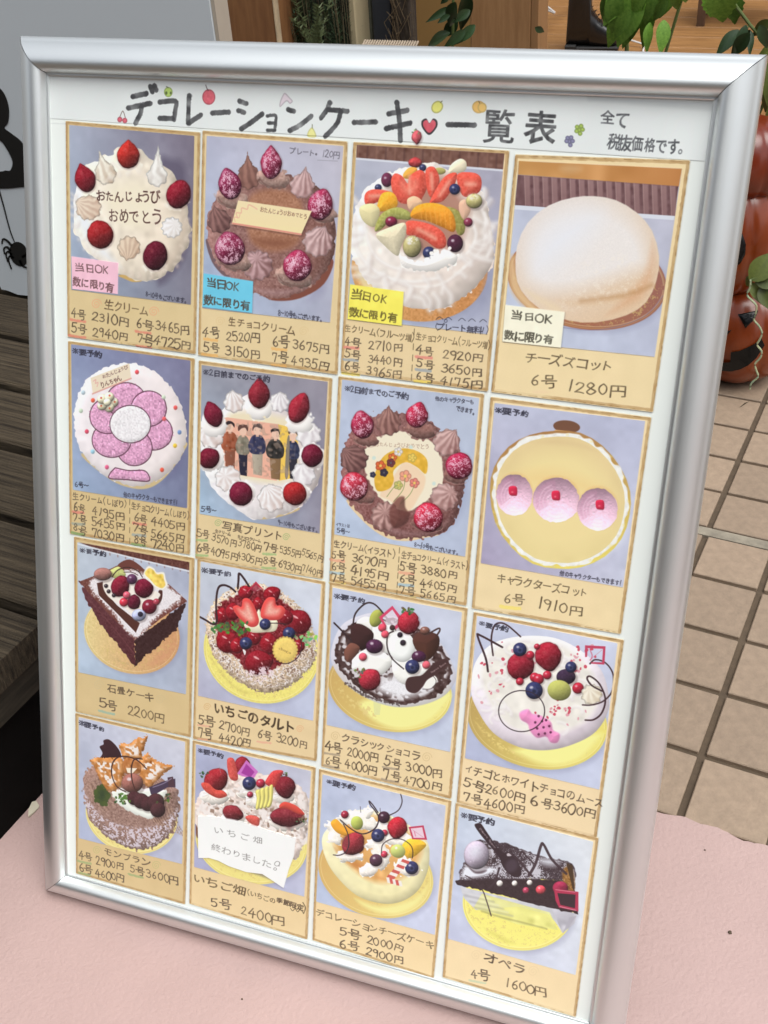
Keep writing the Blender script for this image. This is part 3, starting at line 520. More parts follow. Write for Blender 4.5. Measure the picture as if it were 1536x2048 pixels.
sh(E(771, 986, 641, 406, 8), (112, 112, 142), soft=36, a=.6); sh(E(745, 960, 615, 380, 8), (176, 108, 64), soft=2, c2=(148, 92, 82), gd=(1, -.3)); ln(list(E(745, 960, 601, 366, 8, 60)), 6, (206, 176, 96), a=.45, soft=2); ln(list(E(745, 956, 591, 356, 8, 60)), 5, (255, 250, 190), a=.5, soft=2); dust(E(745, 960, 595, 360, 8), (214, 188, 110), -.75, 2, .6, 8, sm=0); sh([(130, 800), (200, 760), (260, 1000), (420, 1200), (330, 1240), (150, 1060)], (226, 190, 140), soft=16, a=.9)
DM = [(198, 900), (208, 700), (290, 520), (450, 388), (640, 326), (800, 316), (965, 346), (1125, 440), (1245, 580), (1300, 780), (1280, 960), (1200, 1130), (1050, 1230), (820, 1285), (600, 1270), (380, 1180), (240, 1040)]
sh(DM, (236, 232, 232), tex=2, ts=2, c2=(226, 190, 148), gd=(.6, 1), soft=2)
sh([(215, 880), (222, 700), (300, 525), (455, 395), (645, 332), (800, 322), (960, 352), (1115, 445), (1230, 585), (1280, 760), (1240, 900), (1000, 1000), (700, 1090), (420, 1110), (250, 1010)], (240, 234, 230), soft=46, tex=2, ts=2, a=.95); sh([(230, 860), (240, 690), (320, 530), (465, 405), (650, 340), (800, 330), (940, 400), (900, 620), (700, 840), (480, 980), (300, 980)], (236, 239, 247), soft=90, a=.9)
sh([(1240, 620), (1300, 800), (1270, 980), (1180, 1130), (1000, 1220), (860, 1250), (1000, 1080), (1160, 900)], (212, 146, 96), soft=40, a=.8, tex=4, ts=2); sh([(500, 1100), (760, 1110), (1000, 1050), (1180, 960), (1120, 1080), (900, 1160), (620, 1170)], (214, 168, 110), soft=30, a=.6, tex=3, ts=2); dust([(700, 800), (1250, 700), (1250, 1000), (900, 1200), (500, 1200)], (250, 240, 225), -.5, 2, .4, 30)
ln([(700, 1120), (900, 1095), (1100, 1060), (1240, 1000)], 22, (176, 120, 66), a=.55, soft=14); sh([(230, 1000), (420, 1080), (560, 1160), (520, 1230), (340, 1140)], (242, 220, 176), soft=26, a=.8)
ln([(560, 1325), (780, 1345), (1000, 1312), (1200, 1228), (1330, 1080)], 6, (120, 110, 150), a=.6)
endp(); okay_note([(118, 1150), (575, 1205), (545, 1480), (97, 1432)], (252, 248, 222), (205, 1225, 450, 1265), (150, 1380, 450, 1415), 88, 92, (70, 66, 52))
T('チーズズコット', 315, 1555, 890, 1620, 118, (84, 68, 44), -.004); T('6号', 350, 1735, 450, 1745, 120, (84, 68, 44), -.004); T('1280円', 620, 1775, 985, 1815, 128, (84, 68, 44), -.006)
sh(E(390, 1820, 80, 24), (244, 204, 168), soft=14, a=.7)
# ---- 5 piped flower cake (character replaced by a plain flower) --------------------------------
begin(5, (130, 670, 4.6556), [(28, 55), (1205, 218), (1160, 2045), (45, 1850)], [(58, 85), (1170, 238), (1138, 1612), (75, 1440)], (217, 190, 136), ((140, 150, 186), (118, 116, 148), (112, 118, 150), (160, 182, 212)))
sh([(1000, 500), (1140, 760), (1150, 1050), (1080, 1300), (860, 1440), (960, 1200)], (98, 96, 132), soft=30, a=.6)
sh([(150, 1100), (400, 1330), (600, 1420), (780, 1425), (940, 1320), (1100, 1100), (1100, 1000), (600, 1200)], (208, 184, 134), soft=3)
sh([(100, 620), (200, 420), (380, 300), (560, 255), (740, 290), (900, 390), (1040, 560), (1120, 780), (1125, 1000), (1060, 1180), (900, 1330), (720, 1410), (560, 1390), (360, 1300), (170, 1110), (90, 880)], (243, 236, 240), dome=.22, R=40, tex=3, ts=16, jag=1.5, c2=(240, 228, 224), gd=(1, .3)); 
PK = (222, 160, 196)
def plob(p): sh(p, PK, tex=15, ts=4, jag=1.6, js=4, dome=.2, R=14); ln(list(p) + [p[0]], 9, (74, 34, 52), a=.92, soft=1.6)
for k in range(6):
    a_ = math.radians(k*60 + 20); cx, cy = 610 + 225*math.cos(a_), 830 + 225*math.sin(a_)
    plob(np.array([(cx + 175*math.cos(t) *(.95 if k % 2 else 1.05), cy + 165*math.sin(t)) for t in np.linspace(0, 2*math.pi, 12, endpoint=False)]))
sh(E(610, 830, 190, 175), (240, 236, 238), tex=9, ts=4, jag=1.5, js=4, dome=.2, R=12); ln(list(E(610, 830, 190, 175)) + [(800, 830)], 9, (74, 34, 52), a=.9)
plob(np.array([(470, 1235), (600, 1262), (740, 1262), (790, 1330), (760, 1362), (560, 1345), (420, 1335), (420, 1290)]))
for x, y, cc in ((672, 345, (226, 76, 84)), (262, 608, (232, 92, 66)), (1030, 676, (228, 88, 84)), (925, 780, (230, 92, 96)), (205, 898, (214, 70, 96)), (392, 1230, (220, 90, 130)), (905, 1255, (230, 84, 60)), (1026, 1030, (240, 196, 60)), (150, 705, (196, 214, 190)), (920, 578, (206, 220, 196)), (1068, 905, (110, 140, 190)), (260, 1085, (150, 200, 220)), (172, 535, (180, 200, 210))): sh(E(x, y, 19, 21), cc, soft=3, dome=.3)
fl([(240, 400), (600, 262), (618, 404), (262, 550)], (240, 224, 196)); ln([(258, 548), (440, 474), (618, 404)], 12, (222, 150, 140), a=.8); T('おたんじょうび', 365, 385, 570, 300, 46, (90, 44, 40), .004); T('りんちゃん', 350, 462, 505, 405, 66, (90, 44, 40), .004); ln([(265, 430), (290, 415), (285, 450), (310, 440), (300, 480)], 7, (230, 170, 160))
for k in range(5): a_ = math.radians(72*k); ball(395 + 58*math.cos(a_), 625 + 50*math.sin(a_), 46, (240, 232, 196), hl=0); sh(E(395 + 70*math.cos(a_), 622 + 62*math.sin(a_), 9), (210, 80, 50), soft=2)
ball(395, 625, 36, (244, 238, 206), hl=0)
endp(); yoyaku(98, 150, 310, 180, 72); T('6号~', 105, 1395, 200, 1402, 62, INK, .01); T('他のキャラクターもできます!!!', 562, 1482, 1040, 1560, 64, INK, .012)
T('生クリーム(しぼり)', 100, 1500, 565, 1580, 88); T('生チョコクリーム(しぼり)', 640, 1590, 1150, 1685, 88)
for y in (1560, 1640, 1730, 1820, 1920): ln([(604, y - 28), (602, y + 22)], 6, (84, 66, 40), a=.85)
for p, cc in (((75, 1645, 170, 1655), (226, 120, 108)), ((70, 1755, 180, 1762), (150, 160, 150)), ((65, 1838, 180, 1862), (120, 160, 96)), ((635, 1750, 750, 1765), (226, 120, 108)), ((632, 1858, 748, 1868), (150, 165, 165)), ((625, 1945, 745, 1965), (120, 160, 96))): under(*p, c=cc, w=24, a=.75)
prices([('6号', 98, 1600, 152, 1618), ('4195円', 278, 1640, 512, 1690), ('7号', 95, 1700, 160, 1722), ('5455円', 275, 1740, 515, 1785), ('8号', 100, 1790, 160, 1820), ('7030円', 275, 1845, 510, 1885), ('6号', 665, 1700, 728, 1718), ('4405円', 832, 1740, 1075, 1785), ('7号', 660, 1795, 725, 1825), ('5665円', 825, 1855, 1072, 1900), ('8号', 665, 1905, 722, 1925), ('7240円', 828, 1945, 1070, 1990)], 104)
# ---- 6 photo print cake ---------------------------------------------------------------------
begin(6, (380, 710, 4.655), [(82, 50), (1322, 215), (1235, 2085), (50, 1895)], [(110, 92), (1285, 248), (1208, 1660), (90, 1478)], (230, 205, 154), ((150, 152, 166), (142, 136, 150), (136, 132, 150), (168, 196, 222)))
sh([(1120, 600), (1260, 800), (1240, 1150), (1120, 1400), (900, 1550), (1000, 1300)], (112, 106, 130), soft=30, a=.65)
sh([(300, 1320), (520, 1470), (640, 1530), (860, 1500), (1020, 1420), (600, 1400)], (206, 180, 130), soft=2)
sh([(500, 380), (620, 360), (900, 500), (1100, 640), (1200, 860), (1230, 1080), (1150, 1260), (1000, 1420), (820, 1500), (620, 1530), (430, 1440), (250, 1290), (150, 1100), (95, 800), (130, 640), (300, 500)], (240, 240, 244), dome=.3, R=60, tex=5, ts=16, jag=2.5, js=16, L=(-.7, -.2), c2=(230, 214, 208), gd=(1, -.1))
ruffle([(130, 700), (150, 1000), (300, 1260), (560, 1440), (800, 1450), (1040, 1330), (1180, 1120)], 24, 28, 13, 6, (200, 194, 200))
sh([(320, 560), (560, 490), (760, 520), (1000, 640), (1020, 1100), (860, 1220), (560, 1200), (320, 1080)], (240, 226, 190), soft=20)
fl([(282, 590), (350, 580), (830, 645), (810, 1170), (420, 1110), (330, 1070)], (240, 178, 152)); fl([(822, 645), (1010, 690), (1000, 1000), (930, 1150), (830, 1170), (850, 900)], (246, 202, 84))
sk = (238, 196, 172)
def person_print(x, y, w, hair, top, leg, h=300, s=1): # small generic standing figure, flat print
    fl([(x - w*.42, y + h*.95), (x + w*.42, y + h), (x + w*.36, y + h*1.75), (x - w*.3, y + h*1.7)], leg, c2=tuple(v*.8 for v in leg), gd=(1, 0))
    sh([(x - w*.3, y + 95), (x + w*.3, y + 100), (x + w*.62, y + 160), (x + w*.66, y + h*.8), (x + w*.45, y + h), (x - w*.45, y + h*.98), (x - w*.7, y + h*.75), (x - w*.6, y + 150)], top, tex=10, ts=8, soft=1.5, c2=tuple(v*.75 for v in top), gd=(1, .2))
    ln([(x, y + 110), (x + 4, y + h*.9)], 5, tuple(v*.6 for v in top), a=.5); fl([(x - 16, y + 70), (x + 18, y + 70), (x + 14, y + 110), (x - 12, y + 110)], (222, 176, 150)); sh(E(x, y + 50, 34, 46), sk); sh([(x - 42, y + 50), (x - 40, y + 8), (x, y - 12), (x + 42, y + 8), (x + 42, y + 52), (x + 26, y + 24), (x - 20, y + 22)], hair, jag=1)
person_print(372, 622, 120, (40, 28, 32), (176, 88, 56), (150, 84, 60), 270); person_print(495, 655, 100, (88, 56, 50), (150, 142, 122), (34, 32, 52), 270); person_print(628, 650, 120, (84, 66, 62), (50, 52, 88), (196, 182, 160), 270); person_print(795, 690, 125, (28, 22, 26), (44, 42, 40), (146, 110, 72), 270); person_print(960, 706, 95, (70, 46, 38), (44, 50, 84), (40, 38, 50), 260)
sh([(905, 790), (930, 780), (915, 1120), (885, 1110)], (128, 118, 104)); dust([(282, 590), (830, 640), (1010, 690), (960, 1170), (420, 1110), (300, 1000)], (60, 40, 40), -.3, 8, .28, 8, sm=0); dust([(282, 590), (830, 640), (1010, 690), (960, 1170), (420, 1110), (300, 1000)], (250, 220, 190), -.5, 8, .3, 8, sm=0)
for a_ in ((410, 440, 96, -20, -125, 0), (835, 440, 92, 10, -105, 1), (200, 750, 118, -60, -60, 2), (1105, 740, 115, 30, -90, 3), (355, 1150, 120, -30, -30, 4), (1060, 1110, 110, -20, -90, 5), (760, 1330, 130, -50, -120, 6)): ros(*a_[:5], (202, 192, 196) if a_[5] % 2 else (206, 184, 176), (252, 250, 250), 8, seed=a_[5])
for x, y in ((640, 480), (1020, 610), (220, 640), (190, 960), (480, 1270), (980, 1280), (1150, 930)): sh(E(x, y + 12, 132, 112, 10), (248, 244, 240), soft=6, jag=3, dome=.25, R=20)
berry(216, 550, 84, 124, -22, (118, 18, 42), .4, frost=0); berry(645, 355, 100, 142, 0, (132, 26, 40), .6); berry(1018, 490, 96, 148, 20, (152, 30, 46), .35); berry(180, 960, 96, 100, 60, (104, 14, 36), .1); berry(1140, 935, 108, 100, 90, (104, 16, 40), .15); berry(475, 1290, 108, 114, -20, (108, 16, 42), .1); berry(978, 1288, 112, 108, 30, (160, 26, 30), .1)
endp(); T('※2日前までのご予約', 150, 160, 715, 222, 76, INK, .018); T('5号~', 122, 1435, 225, 1445, 66, INK, .008); T('9~10号もございます。', 828, 1560, 1190, 1628, 60, INK, .012)
swirl(262, 1565, 36, (150, 176, 110), .8); swirl(895, 1695, 36, (150, 176, 110), .8); T('写真プリント', 348, 1590, 820, 1680, 112); T('生クリーム', 248, 1640, 365, 1665, 42, (60, 46, 36), .02); T('生チョコクリーム', 458, 1690, 645, 1730, 42, (60, 46, 36), .02)
for p in ((70, 1722, 158, 1728), (62, 1862, 165, 1868), (680, 1850, 798, 1858), (672, 1980, 795, 1985)): under(*p, c=(150, 184, 116), w=20, a=.75)
prices([('5号', 88, 1660, 145, 1675), ('3570円', 225, 1700, 405, 1755), ('3780円', 470, 1750, 635, 1800), ('7号', 710, 1780, 775, 1800), ('5355円', 852, 1815, 1010, 1855), ('5565円', 1060, 1840, 1215, 1895), ('6号', 85, 1800, 145, 1810), ('4095円', 215, 1830, 410, 1880), ('4305円', 460, 1870, 640, 1925), ('8号', 705, 1915, 770, 1930), ('6930円', 845, 1945, 1010, 2000), ('7140円', 1060, 1985, 1210, 2035)], 96)
# ---- 7 chocolate cake with a drawn plate (character replaced by a plain flower spray) ------------
begin(7, (650, 750, 4.356), [(118, 10), (1385, 165), (1230, 2010), (38, 1800)], [(150, 38), (1345, 200), (1222, 1582), (82, 1388)], (235, 210, 160), ((184, 194, 218), (186, 196, 216), (178, 188, 212), (188, 204, 228)))
sh([(1160, 600), (1300, 850), (1260, 1100), (1160, 1330), (960, 1400), (1100, 1100)], (156, 166, 196), soft=26, a=.7)
sh([(200, 1080), (330, 1270), (520, 1410), (700, 1446), (860, 1420), (1000, 1380), (700, 1300)], (232, 204, 160), soft=2)
sh([(300, 420), (560, 330), (860, 380), (1080, 560), (1200, 760), (1210, 1000), (1130, 1270), (1000, 1380), (760, 1425), (520, 1380), (330, 1240), (200, 1080), (150, 850), (170, 640)], (132, 88, 84), dome=.4, R=40, tex=10, ts=4, jag=2.5, L=(-.7, -.2), c2=(126, 78, 74))
sh([(200, 1070), (420, 1270), (640, 1330), (900, 1340), (1120, 1200), (1000, 1370), (760, 1415), (520, 1375), (320, 1230)], (166, 130, 132), soft=18, a=.7, tex=9, ts=4)
sh([(345, 640), (460, 540), (620, 490), (700, 500), (860, 540), (980, 640), (1030, 800), (1010, 1000), (880, 1100), (720, 1180), (560, 1140), (430, 1000), (350, 820)], (244, 234, 206), soft=3, jag=1.5)
sh([(480, 1040), (600, 880), (700, 760), (860, 860), (870, 960), (820, 1060), (720, 1190), (560, 1090)], (244, 214, 178), soft=5)
sh([(450, 820), (520, 700), (660, 640), (800, 660), (890, 740), (880, 860), (800, 800), (700, 760), (600, 830), (600, 920), (560, 990), (460, 1010), (430, 920)], (228, 176, 52), soft=2, tex=6, ts=8)
for x, y, r, cc in ((485, 790, 46, (222, 96, 50)), (590, 718, 40, (226, 108, 50)), (575, 765, 38, (110, 50, 56)), (640, 668, 38, (240, 232, 226)), (515, 850, 36, (44, 40, 60)), (418, 868, 26, (40, 44, 74)), (760, 720, 40, (240, 206, 90)), (700, 880, 52, (240, 160, 130)), (780, 940, 44, (232, 130, 116)), (640, 960, 40, (200, 196, 110))):
    for k in range(5): sh(E(x + r*.55*math.cos(k*1.257), y + r*.55*math.sin(k*1.257), r*.5), cc, soft=1.5, edge=.25)
    sh(E(x, y, r*.26), (238, 206, 96) if cc[0] > 150 else (90, 84, 90), soft=1.5)
ln([(540, 1060), (600, 980), (640, 960)], 6, (120, 140, 70), a=.8); ln([(600, 1100), (680, 1000), (700, 900)], 6, (120, 140, 70), a=.8); ln([(660, 1120), (740, 1040), (780, 960)], 6, (120, 140, 70), a=.8)
T('おたんじょうびおめでとう', 450, 600, 890, 622, 54, (150, 106, 84), -.014); T('˙', 700, 540, 700, 540, 10)
for x, y in ((428, 722), (750, 628), (950, 945)): sh(E(x, y, 16), (206, 226, 216), soft=4)
a1 = (86, 48, 44), (176, 128, 118); a2 = (130, 84, 80), (222, 184, 178)
ros(555, 420, 105, 0, -165, *a1, 9); ros(255, 730, 118, -100, -90, (70, 38, 38), (150, 106, 100), 9, seed=1); ros(1060, 590, 115, 90, -120, *a2, 9, seed=2); ros(1040, 1060, 118, 60, -40, *a2, 11, seed=3); ros(530, 1230, 125, -10, -40, (92, 52, 48), (208, 164, 156), 11, seed=4); sh([(620, 1080), (690, 1060), (700, 1150), (740, 1220), (700, 1300), (600, 1330), (560, 1200)], (96, 50, 44), soft=6, a=.8, dome=.3)
for x, y, r in ((360, 560, 110), (830, 480, 140), (1140, 880, 120), (330, 1060, 110), (890, 1290, 140)): sh(E(x, y, r, r*.55, 10), (136, 94, 86), dome=.5, tex=8, jag=3); ln(E(x, y + 6, r*.8, r*.38, 10)[2:13], 9, (90, 54, 50), a=.6); ln(E(x, y + 18, r*.9, r*.42, 10)[2:13], 7, (180, 138, 128), a=.6)
F = (176, 26, 58)
berry(325, 430, 100, 124, -10, (160, 22, 56), .35, frost=.35); berry(805, 345, 98, 116, 15, F, .5, frost=.4); berry(1170, 790, 120, 118, 30, (170, 24, 62), .2, frost=.15); berry(255, 970, 122, 126, -20, (186, 34, 56), .1, frost=.25); berry(900, 1240, 128, 130, -10, (190, 26, 54), .1, frost=.2)
endp(); T('※2日前までのご予約', 195, 120, 700, 180, 72, INK, .014); T('他のキャラクターも', 980, 205, 1280, 232, 58, INK, .01); T('できます。', 1160, 290, 1310, 325, 64, INK, .022)
T('イラストは', 108, 1300, 205, 1315, 40, INK, .008); T('5号~', 118, 1355, 200, 1365, 56, INK, .008); T('8~10号もございます。', 790, 1478, 1165, 1550, 58, INK, .012)
T('生クリーム(イラスト)', 105, 1470, 600, 1560, 90); T('生チョコクリーム(イラスト)', 690, 1565, 1240, 1665, 90)
for y in (1530, 1610, 1680, 1750, 1830, 1900): ln([(652 - (y - 1500)*.06, y - 26), (648 - (y - 1500)*.06, y + 22)], 6, (84, 66, 40), a=.85)
for p, cc in (((48, 1610, 165, 1622), (236, 160, 130)), ((45, 1720, 155, 1728), (160, 196, 214)), ((42, 1815, 170, 1822), (246, 222, 110)), ((650, 1720, 768, 1730), (236, 160, 130)), ((645, 1825, 768, 1835), (150, 190, 214)), ((640, 1935, 780, 1945), (246, 222, 110))): under(*p, c=cc, w=24, a=.75)
prices([('5号', 80, 1570, 140, 1580), ('3670円', 262, 1600, 500, 1640), ('6号', 80, 1670, 140, 1685), ('4195円', 258, 1705, 502, 1750), ('7号', 75, 1765, 140, 1780), ('5455円', 252, 1800, 495, 1845), ('5号', 680, 1670, 748, 1685), ('3880円', 860, 1700, 1112, 1745), ('6号', 675, 1775, 745, 1788), ('4405円', 855, 1815, 1105, 1860), ('7号', 670, 1870, 740, 1885), ('5665円', 852, 1905, 1100, 1955)], 100)
# ---- 8 domed custard cake with three pink mounds (no face) ---------------------------------------
begin(8, (940, 790, 4.151), [(172, 15), (1505, 185), (1250, 1985), (15, 1770)], [(205, 65), (1455, 215), (1272, 1597), (90, 1395)], (243, 219, 168), ((192, 196, 218), (190, 194, 220), (206, 210, 230), (164, 154, 184)))
sh([(1300, 900), (1340, 1000), (1290, 1250), (1000, 1440), (1180, 1200)], (222, 226, 240), soft=20, a=.8)
sh(E(803, 262, 112, 52, 5), (112, 72, 52), soft=2); ln([(705, 292), (800, 300), (895, 318)], 7, (236, 184, 120))
big = [(165, 800), (200, 600), (320, 430), (500, 330), (720, 295), (920, 315), (1100, 420), (1250, 600), (1330, 800), (1325, 1000), (1260, 1190), (1120, 1340), (920, 1430), (720, 1440), (520, 1400), (340, 1260), (210, 1060)]
sh(big, (160, 104, 60), soft=2, c2=(250, 236, 110), gd=(.3, 1)); bc = np.array((752, 868)); B2 = (np.array(big) - bc)*.965 + bc
sh(B2, (246, 246, 240), soft=3, jag=2, js=16, tex=4, ts=8)
for k in range(34): a_ = k/34*2*math.pi; x, y = bc[0] + 560*math.cos(a_), bc[1] + 8 + 548*math.sin(a_); ln([(x, y), (x + 12*math.cos(a_ + 1.2), y + 12*math.sin(a_ + 1.2))], 14, (214, 206, 190) if k % 2 else (248, 226, 120), a=.45, soft=4)
D8 = (np.array(big) - bc)*.915 + bc + (0, 0); sh(D8, (232, 206, 148), tex=1.5, ts=32, c2=(238, 218, 150), gd=(0, 1)); sh((np.array(D8) - bc)*.93 + bc + (6, 8), (243, 222, 156), soft=50); sh([(300, 640), (620, 560), (960, 640), (1180, 760), (1240, 900), (900, 860), (520, 800), (280, 800)], (242, 204, 130), soft=60, a=.8)
sh([(420, 400), (700, 350), (960, 400), (1120, 500), (900, 450), (600, 420)], (214, 180, 130), soft=30, a=.6)
for cx, cy, rx, ry, s_ in ((368, 830, 152, 172, 0), (715, 872, 192, 186, 1), (1058, 948, 166, 178, 2)):
    sh(E(cx + 4, cy - 12, rx*1.1, ry*1.1), (226, 158, 86), soft=22, a=.65); sh(E(cx, cy, rx, ry), (234, 176, 204), dome=.38, R=70, tex=3, ts=8, sp=.35, jag=.8, L=(.1, .8), c2=(246, 212, 228), gd=(.5, 1))
    for k in range(7): t = np.linspace(2.6, 4.6, 9); r_ = .45 + k*.07; ln(np.c_[cx + 5 + rx*r_*np.cos(t), cy + ry*r_*np.sin(t)], 7, (206, 140, 172), a=.45, soft=5)
    for k in range(4): t = np.linspace(1.2, 4.4, 9); r_ = .28 + k*.16; ln(np.c_[cx + 8 + rx*r_*np.cos(t), cy + 10 + ry*r_*np.sin(t)], 6, (250, 222, 236), a=.55, soft=4)
for x, y in ((358, 797), (714, 835), (1080, 912)): sh([(x - 32, y - 34), (x + 28, y - 36), (x + 34, y + 30), (x + 10, y + 40), (x - 30, y + 28)], (206, 34, 66), soft=1.5, dome=.35, R=8); sh(E(x - 6, y + 8, 9, 7), (246, 140, 150), soft=3, a=.7)
endp(); yoyaku(235, 125, 455, 155, 74); T('他のキャラクターもできます!', 765, 1478, 1250, 1560, 62, INK, .016); T('キャラクターズコット', 262, 1520, 940, 1640, 112, (84, 68, 44), -.004)
under(255, 1755, 415, 1772, (250, 228, 110), 30, .8); T('6号', 310, 1690, 400, 1705, 118, (84, 68, 44), -.004); T('1910円', 580, 1730, 880, 1795, 122, (84, 68, 44), -.006)
# ---- 9 square chocolate cake ---------------------------------------------------------------
begin(9, (140, 1070, 4.996), [(40, 15), (1240, 230), (1205, 2020), (55, 1765)], [(75, 70), (1195, 270), (1160, 1590), (85, 1370)], (217, 190, 136), ((190, 200, 212), (176, 182, 204), (172, 180, 200), (176, 196, 218)))
fl([(75, 66), (1195, 262), (1192, 350), (300, 150)], (90, 48, 40), tex=8)
for i in range(13): x = 240 + i*78; y = 92 + i*18; ln([(x, y), (x + 6, y + 70)], 12, (130, 84, 70), a=.6, soft=3)
ln([(75, 88), (300, 145), (700, 245), (1192, 362)], 14, (226, 230, 236), a=.9)
sh(E(620, 1010, 485, 375, 10), (128, 130, 160), soft=34, a=.4)
sh(E(646, 1011, 513, 421, 18), (112, 112, 142), soft=36, a=.6); sh(E(620, 985, 487, 395, 18), (236, 218, 150), soft=2, c2=(206, 142, 96), gd=(1, .2), tex=4); ln(list(E(620, 985, 473, 381, 18, 60)), 6, (206, 176, 96), a=.45, soft=2); ln(list(E(620, 981, 463, 371, 18, 60)), 5, (255, 250, 190), a=.5, soft=2); dust(E(620, 985, 467, 375, 18), (214, 188, 110), -.75, 2, .6, 8, sm=0)
dust([(400, 1160), (560, 1240), (700, 1300), (640, 1360), (420, 1250)], (190, 160, 110), -.1, 2, .6); sh([(760, 1280), (1080, 1020), (1050, 1180), (900, 1320)], (214, 150, 110), soft=20, a=.7)
fl([(95, 465), (650, 1040), (650, 1310), (300, 880), (160, 640)], (92, 44, 50), tex=6, ts=4, jag=2, c2=(78, 34, 38)); fl([(650, 1040), (1175, 660), (1070, 940), (650, 1312)], (50, 26, 26), tex=5, ts=4, jag=2)
ln([(150, 600), (400, 880), (640, 1180)], 9, (120, 66, 70), a=.6, soft=4)
fl([(95, 465), (260, 400), (420, 330), (600, 243), (740, 340), (1000, 500), (1175, 660), (900, 840), (650, 1050), (400, 800), (200, 590)], (110, 60, 52), tex=7, ts=4)
sh([(200, 430), (330, 400), (560, 330), (760, 380), (1010, 520), (1130, 640), (900, 810), (650, 1035), (400, 760), (210, 570)], (236, 230, 232), soft=10, jag=3, js=4, tex=6, ts=2)
fl([(270, 480), (330, 465), (350, 560), (470, 700), (700, 880), (660, 975), (480, 790), (290, 600)], (76, 38, 30)); fl([(700, 880), (920, 610), (930, 560), (890, 560), (860, 640), (660, 870), (640, 960)], (76, 38, 30), a=.0); sh([(886, 562), (925, 556), (920, 640), (890, 680)], (70, 34, 28))
sh([(330, 480), (420, 440), (860, 560), (880, 640), (760, 760), (700, 860), (560, 740), (380, 610)], (246, 238, 226), soft=3)
sh([(480, 300), (600, 243), (740, 345), (600, 330)], (104, 54, 46)); sh([(380, 380), (440, 330), (500, 320), (560, 400), (470, 440)], (196, 200, 120), dome=.3, tex=4)
ball(330, 390, 90, (150, 100, 92), 64, hl=0); ln([(420, 420), (480, 350), (580, 322), (680, 360), (725, 420)], 10, (52, 28, 26)); ln([(540, 370), (620, 372), (680, 400)], 7, (52, 28, 26))
berry(505, 510, 90, 108, 20, (120, 20, 40), .1); berry(740, 530, 96, 98, -30, (108, 16, 40), .1); ball(620, 440, 52, (80, 40, 72)); berry(640, 670, 66, 74, 10, (88, 12, 36), .1); ball(795, 715, 74, (112, 22, 40)); ball(865, 668, 34, (160, 50, 66)); ball(540, 670, 44, (196, 40, 60)); ball(568, 600, 38, (204, 80, 100))
ball(690, 800, 70, (170, 176, 210), 60, hl=0); ball(705, 790, 26, (40, 34, 50), hl=0)
for x, y in ((362, 508), (388, 562), (440, 602)): ball(x, y, 20, (42, 30, 36))
sh([(735, 380), (780, 310), (840, 330), (870, 370), (940, 370), (960, 440), (978, 500), (930, 550), (860, 530), (800, 470), (750, 430)], (250, 246, 236), soft=2, edge=.1); sh([(750, 385), (790, 330), (835, 350), (870, 390), (930, 390), (940, 440), (955, 495), (920, 530), (860, 505), (810, 450)], (246, 210, 92), soft=4, tex=12, ts=8)
endp(); yoyaku(128, 150, 330, 185, 70); swirl(285, 1500, 50, (206, 186, 140), .6); swirl(900, 1645, 50, (206, 186, 140), .6)
T('石畳ケーキ', 415, 1530, 790, 1620, 112); under(292, 1755, 440, 1790, (150, 184, 164), 22, .8); T('5号', 328, 1680, 415, 1705, 120); T('2200円', 605, 1755, 895, 1830, 128, (84, 66, 44), -.006)
# ---- 10 strawberry tart --------------------------------------------------------------------
begin(10, (380, 1110, 4.996), [(75, 35), (1350, 265), (1262, 2060), (30, 1835)], [(108, 62), (1312, 292), (1232, 1655), (82, 1405)], (232, 206, 156), ((206, 214, 226), (214, 220, 232), (192, 200, 226), (180, 180, 204)))
sh(E(741, 986, 611, 541, 20), (112, 112, 142), soft=36, a=.6); sh(E(715, 960, 585, 515, 20), (240, 228, 120), soft=2, c2=(244, 232, 122), tex=3); ln(list(E(715, 960, 571, 501, 20, 60)), 6, (206, 176, 96), a=.45, soft=2); ln(list(E(715, 956, 561, 491, 20, 60)), 5, (255, 250, 190), a=.5, soft=2); dust(E(715, 960, 565, 495, 20), (214, 188, 110), -.75, 2, .6, 8, sm=0); sh([(200, 1000), (420, 1270), (620, 1380), (520, 1390), (330, 1230)], (200, 182, 92), soft=12, a=.6)
sh([(160, 760), (170, 640), (220, 500), (360, 370), (560, 300), (740, 295), (920, 370), (1080, 500), (1200, 680), (1262, 880), (1262, 1010), (1180, 1160), (1000, 1310), (800, 1375), (640, 1350), (440, 1230), (240, 1020)], (206, 180, 150), dome=.35, R=40, tex=18, ts=4, jag=2.5, js=4)
dust([(160, 700), (220, 500), (360, 370), (560, 300), (740, 295), (920, 370), (1080, 500), (1200, 680), (1262, 880), (1262, 1010), (1180, 1150), (1000, 1290), (800, 1330), (640, 1310), (440, 1200), (240, 1000)], (246, 240, 240), .35, 4, .9, 6); dust([(160, 700), (360, 370), (740, 295), (1080, 500), (1262, 880), (1180, 1150), (800, 1330), (440, 1200), (240, 1000)], (120, 84, 58), -.55, 4, .8, 6)
sh([(300, 500), (460, 400), (640, 350), (820, 380), (1000, 520), (1180, 700), (1110, 880), (1080, 1000), (900, 1090), (780, 1180), (600, 1160), (440, 1000), (290, 800), (270, 640)], (120, 26, 34), soft=5, jag=3, tex=18, ts=4)
